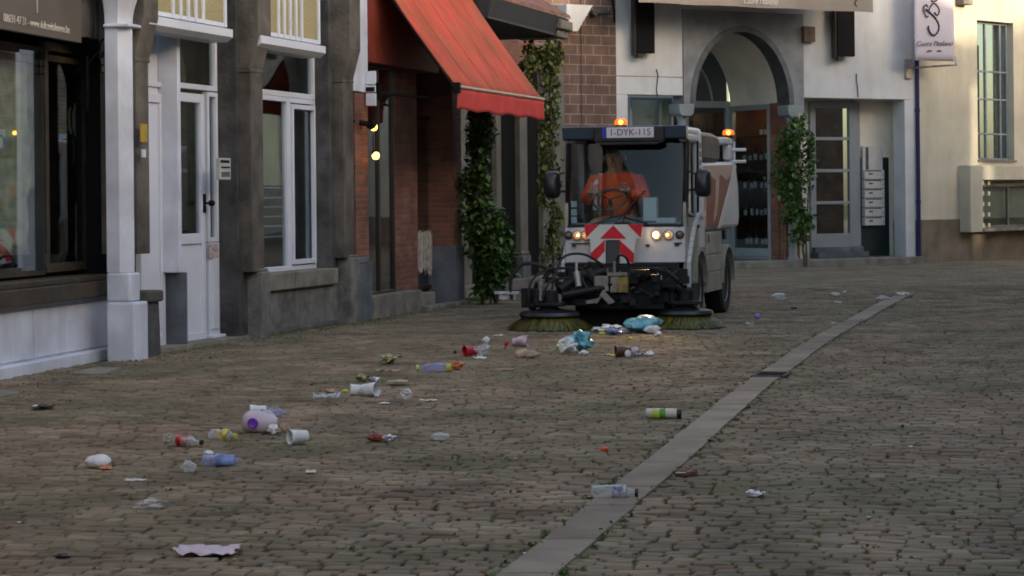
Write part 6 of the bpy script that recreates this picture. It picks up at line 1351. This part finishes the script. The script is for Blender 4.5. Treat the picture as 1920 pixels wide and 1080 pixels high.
crumple('red_scrap', 1134, 846, 16, 8, 'small bright red plastic scrap left of the gutter strip', mat('scrap_red', (.75, .05, .02), .4), 'scrap', seed=71, amp=.2); 
wb = root('wood_piece', 1287, 893, 'dark brown splintered piece of wood right of the gutter strip', 'wood', .08); mb = MB(); w_ = px2m(893, 42, 1287); mb.box(-w_/2, w_*.15, -.02, .02, 0, .018); mb.box(w_*.0, w_/2, -.012, .018, .004, .024); mb.tube([(w_*.1, 0, .018), (w_*.5, .01, .028)], .006, 5); drop(mb.build('splinter', CBr, wb, bevel=.003))
crumple('crumpled_napkin', 1412, 932, 30, 14, 'white crumpled napkin lying alone at the lower right', CW, 'napkin', seed=73, amp=.6); sheet('napkin_corner', 1426, 931, 16, .04, 'loose white corner of paper at the right of the lone napkin', CW, 'paper', seed=74, amp=.03)
# far right
crumple('clear_cup', 1460, 563, 30, 14, 'clear cup lying right of the sweeper rear wheel', CCl, 'cup', seed=80, amp=.2); crumple('cream_wrapper', 1567, 557, 22, 9, 'cream torn wrapper on the far setts', CCr, 'wrapper', seed=81, amp=.9); crumple('cream_wrapper', 1584, 551, 10, 6, 'small cream scrap right above the cream torn wrapper', CCr, 'scrap', seed=82); sheet('paper_flake', 1571, 568, 14, .06, 'pale flake below the cream torn wrapper', CCr, 'paper', seed=83, amp=.02)
crumple('white_packet', 1655, 563, 32, 9, 'white folded packet at the far end of the gutter strip, left of two', CP, 'packet', seed=84, amp=.6, dmul=.3); sheet('white_sheet', 1692, 554, 28, .25, 'white folded sheet right of the white packet at the end of the gutter', CCr, 'paper', seed=85, amp=.06); crumple('lilac_cap', 1420, 598, 14, 11, 'bright lilac crumpled scrap right of the sweeper wheel', mat('lilac', (.35, .25, .75), .3), 'scrap', seed=86); sheet('clear_flake', 1405, 609, 16, .07, 'faint clear flake below the lilac scrap', CCl, 'film', seed=87, amp=.03)
crumple('dark_scrap', 1489, 579, 14, 4, 'small black scrap on the far setts right of the sweeper', CK, 'scrap', seed=88); crumple('cream_scrap', 1563, 609, 8, 5, 'tiny cream scrap beside the far gutter strip', CCr, 'scrap', seed=89)
crumple('dirt_clump', 84, 767, 48, 9, 'low heap of dark debris at the left near the shop wall', CDk, 'debris', seed=90, amp=.9); crumple('white_flake', 66, 764, 13, 5, 'white flake on the low heap of dark debris', CW, 'scrap', seed=91)
for k, (x, y, m_, lb) in enumerate(((1415, 743, CW, 'tiny white flake on the gutter strip near its drain'), (1343, 741, CCr, 'tiny cream flake left of the gutter strip'), (36, 981, CW, 'tiny white flake at the far lower left'), (1708, 839, CW, 'tiny white flake on the setts at the right'), (1629, 971, CCr, 'tiny cream flake at the lower right'), (968, 861, CB, 'tiny brown flake left of the red plastic scrap'), (990, 1064, CW, 'tiny white flake on the gutter strip at the bottom'), (985, 1039, CW, 'tiny white flake at the edge of the gutter strip near the bottom'), (440, 1050, CYG, 'tiny olive flake right of the torn pink paper'))):
    crumple('paper_flake', x, y, 9, 3, lb, m_, 'scrap', seed=100+k)
# fallen dirt and leaf crumbs over the setts
mb = MB(); rg2 = random.Random(9)
for k in range(1500):
    if rg2.random() < .65:      # drift along the left fronts
        s_ = rg2.uniform(-3, 11.5); n_ = abs(rg2.gauss(0, .45)) + .12; p = W2.world(s_, n_) if s_ > 1.7 else W1.world(s_-1.7, n_)
    else:
        Y_ = rg2.uniform(7.5, 30); p = Vector((rg2.uniform(-.23, .23)*Y_, Y_, 0))
    if (Vector((p.x, p.y)) - W2.O).dot(W2.N) < .08: continue
    r_ = rg2.uniform(.004, .014); a = rg2.uniform(0, 6)
    mb.add([(p.x+r_*math.cos(a), p.y+r_*math.sin(a), .004), (p.x+r_*math.cos(a+2), p.y+r_*math.sin(a+2), .003), (p.x+r_*math.cos(a+4), p.y+r_*math.sin(a+4), .004), (p.x, p.y, .004+r_*.6)], [(0, 1, 3), (1, 2, 3), (2, 0, 3), (0, 2, 1)])
tag(mb.build('street_crumbs', CDk), 'scattered dark dirt crumbs over the setts', 'dirt', kind='stuff')

# small weeds and moss tufts in the joints along the gutter strip and the foot of the walls
mb = MB(); rw = random.Random(31); tp = []
for k in range(260):
    Y_ = 7.6 + 22*rw.random()**1.3; gx = gutx(Y_); side = rw.choice((-.012, .232)); tp.append((gx+side+rw.gauss(0, .012), Y_))
for k in range(170):
    s_ = rw.uniform(1.9, 11.3); p = W2.world(s_, rw.uniform(.10, .30)); tp.append((p.x, p.y))
for k in range(90): Y_ = 7.6 + 14*rw.random(); tp.append((rw.uniform(-.22, .22)*Y_, Y_))
for x, y in tp:
    r_ = rw.uniform(.006, .022); leaves(mb, [(x+rw.gauss(0, r_), y+rw.gauss(0, r_), .001) for _ in range(rw.randint(4, 12))], .008, .022, rw, droop=-.7)
tag(mb.build('joint_weeds', M['jasmine']), 'tiny green weeds and moss tufts growing in the paving joints', 'weeds', kind='stuff')
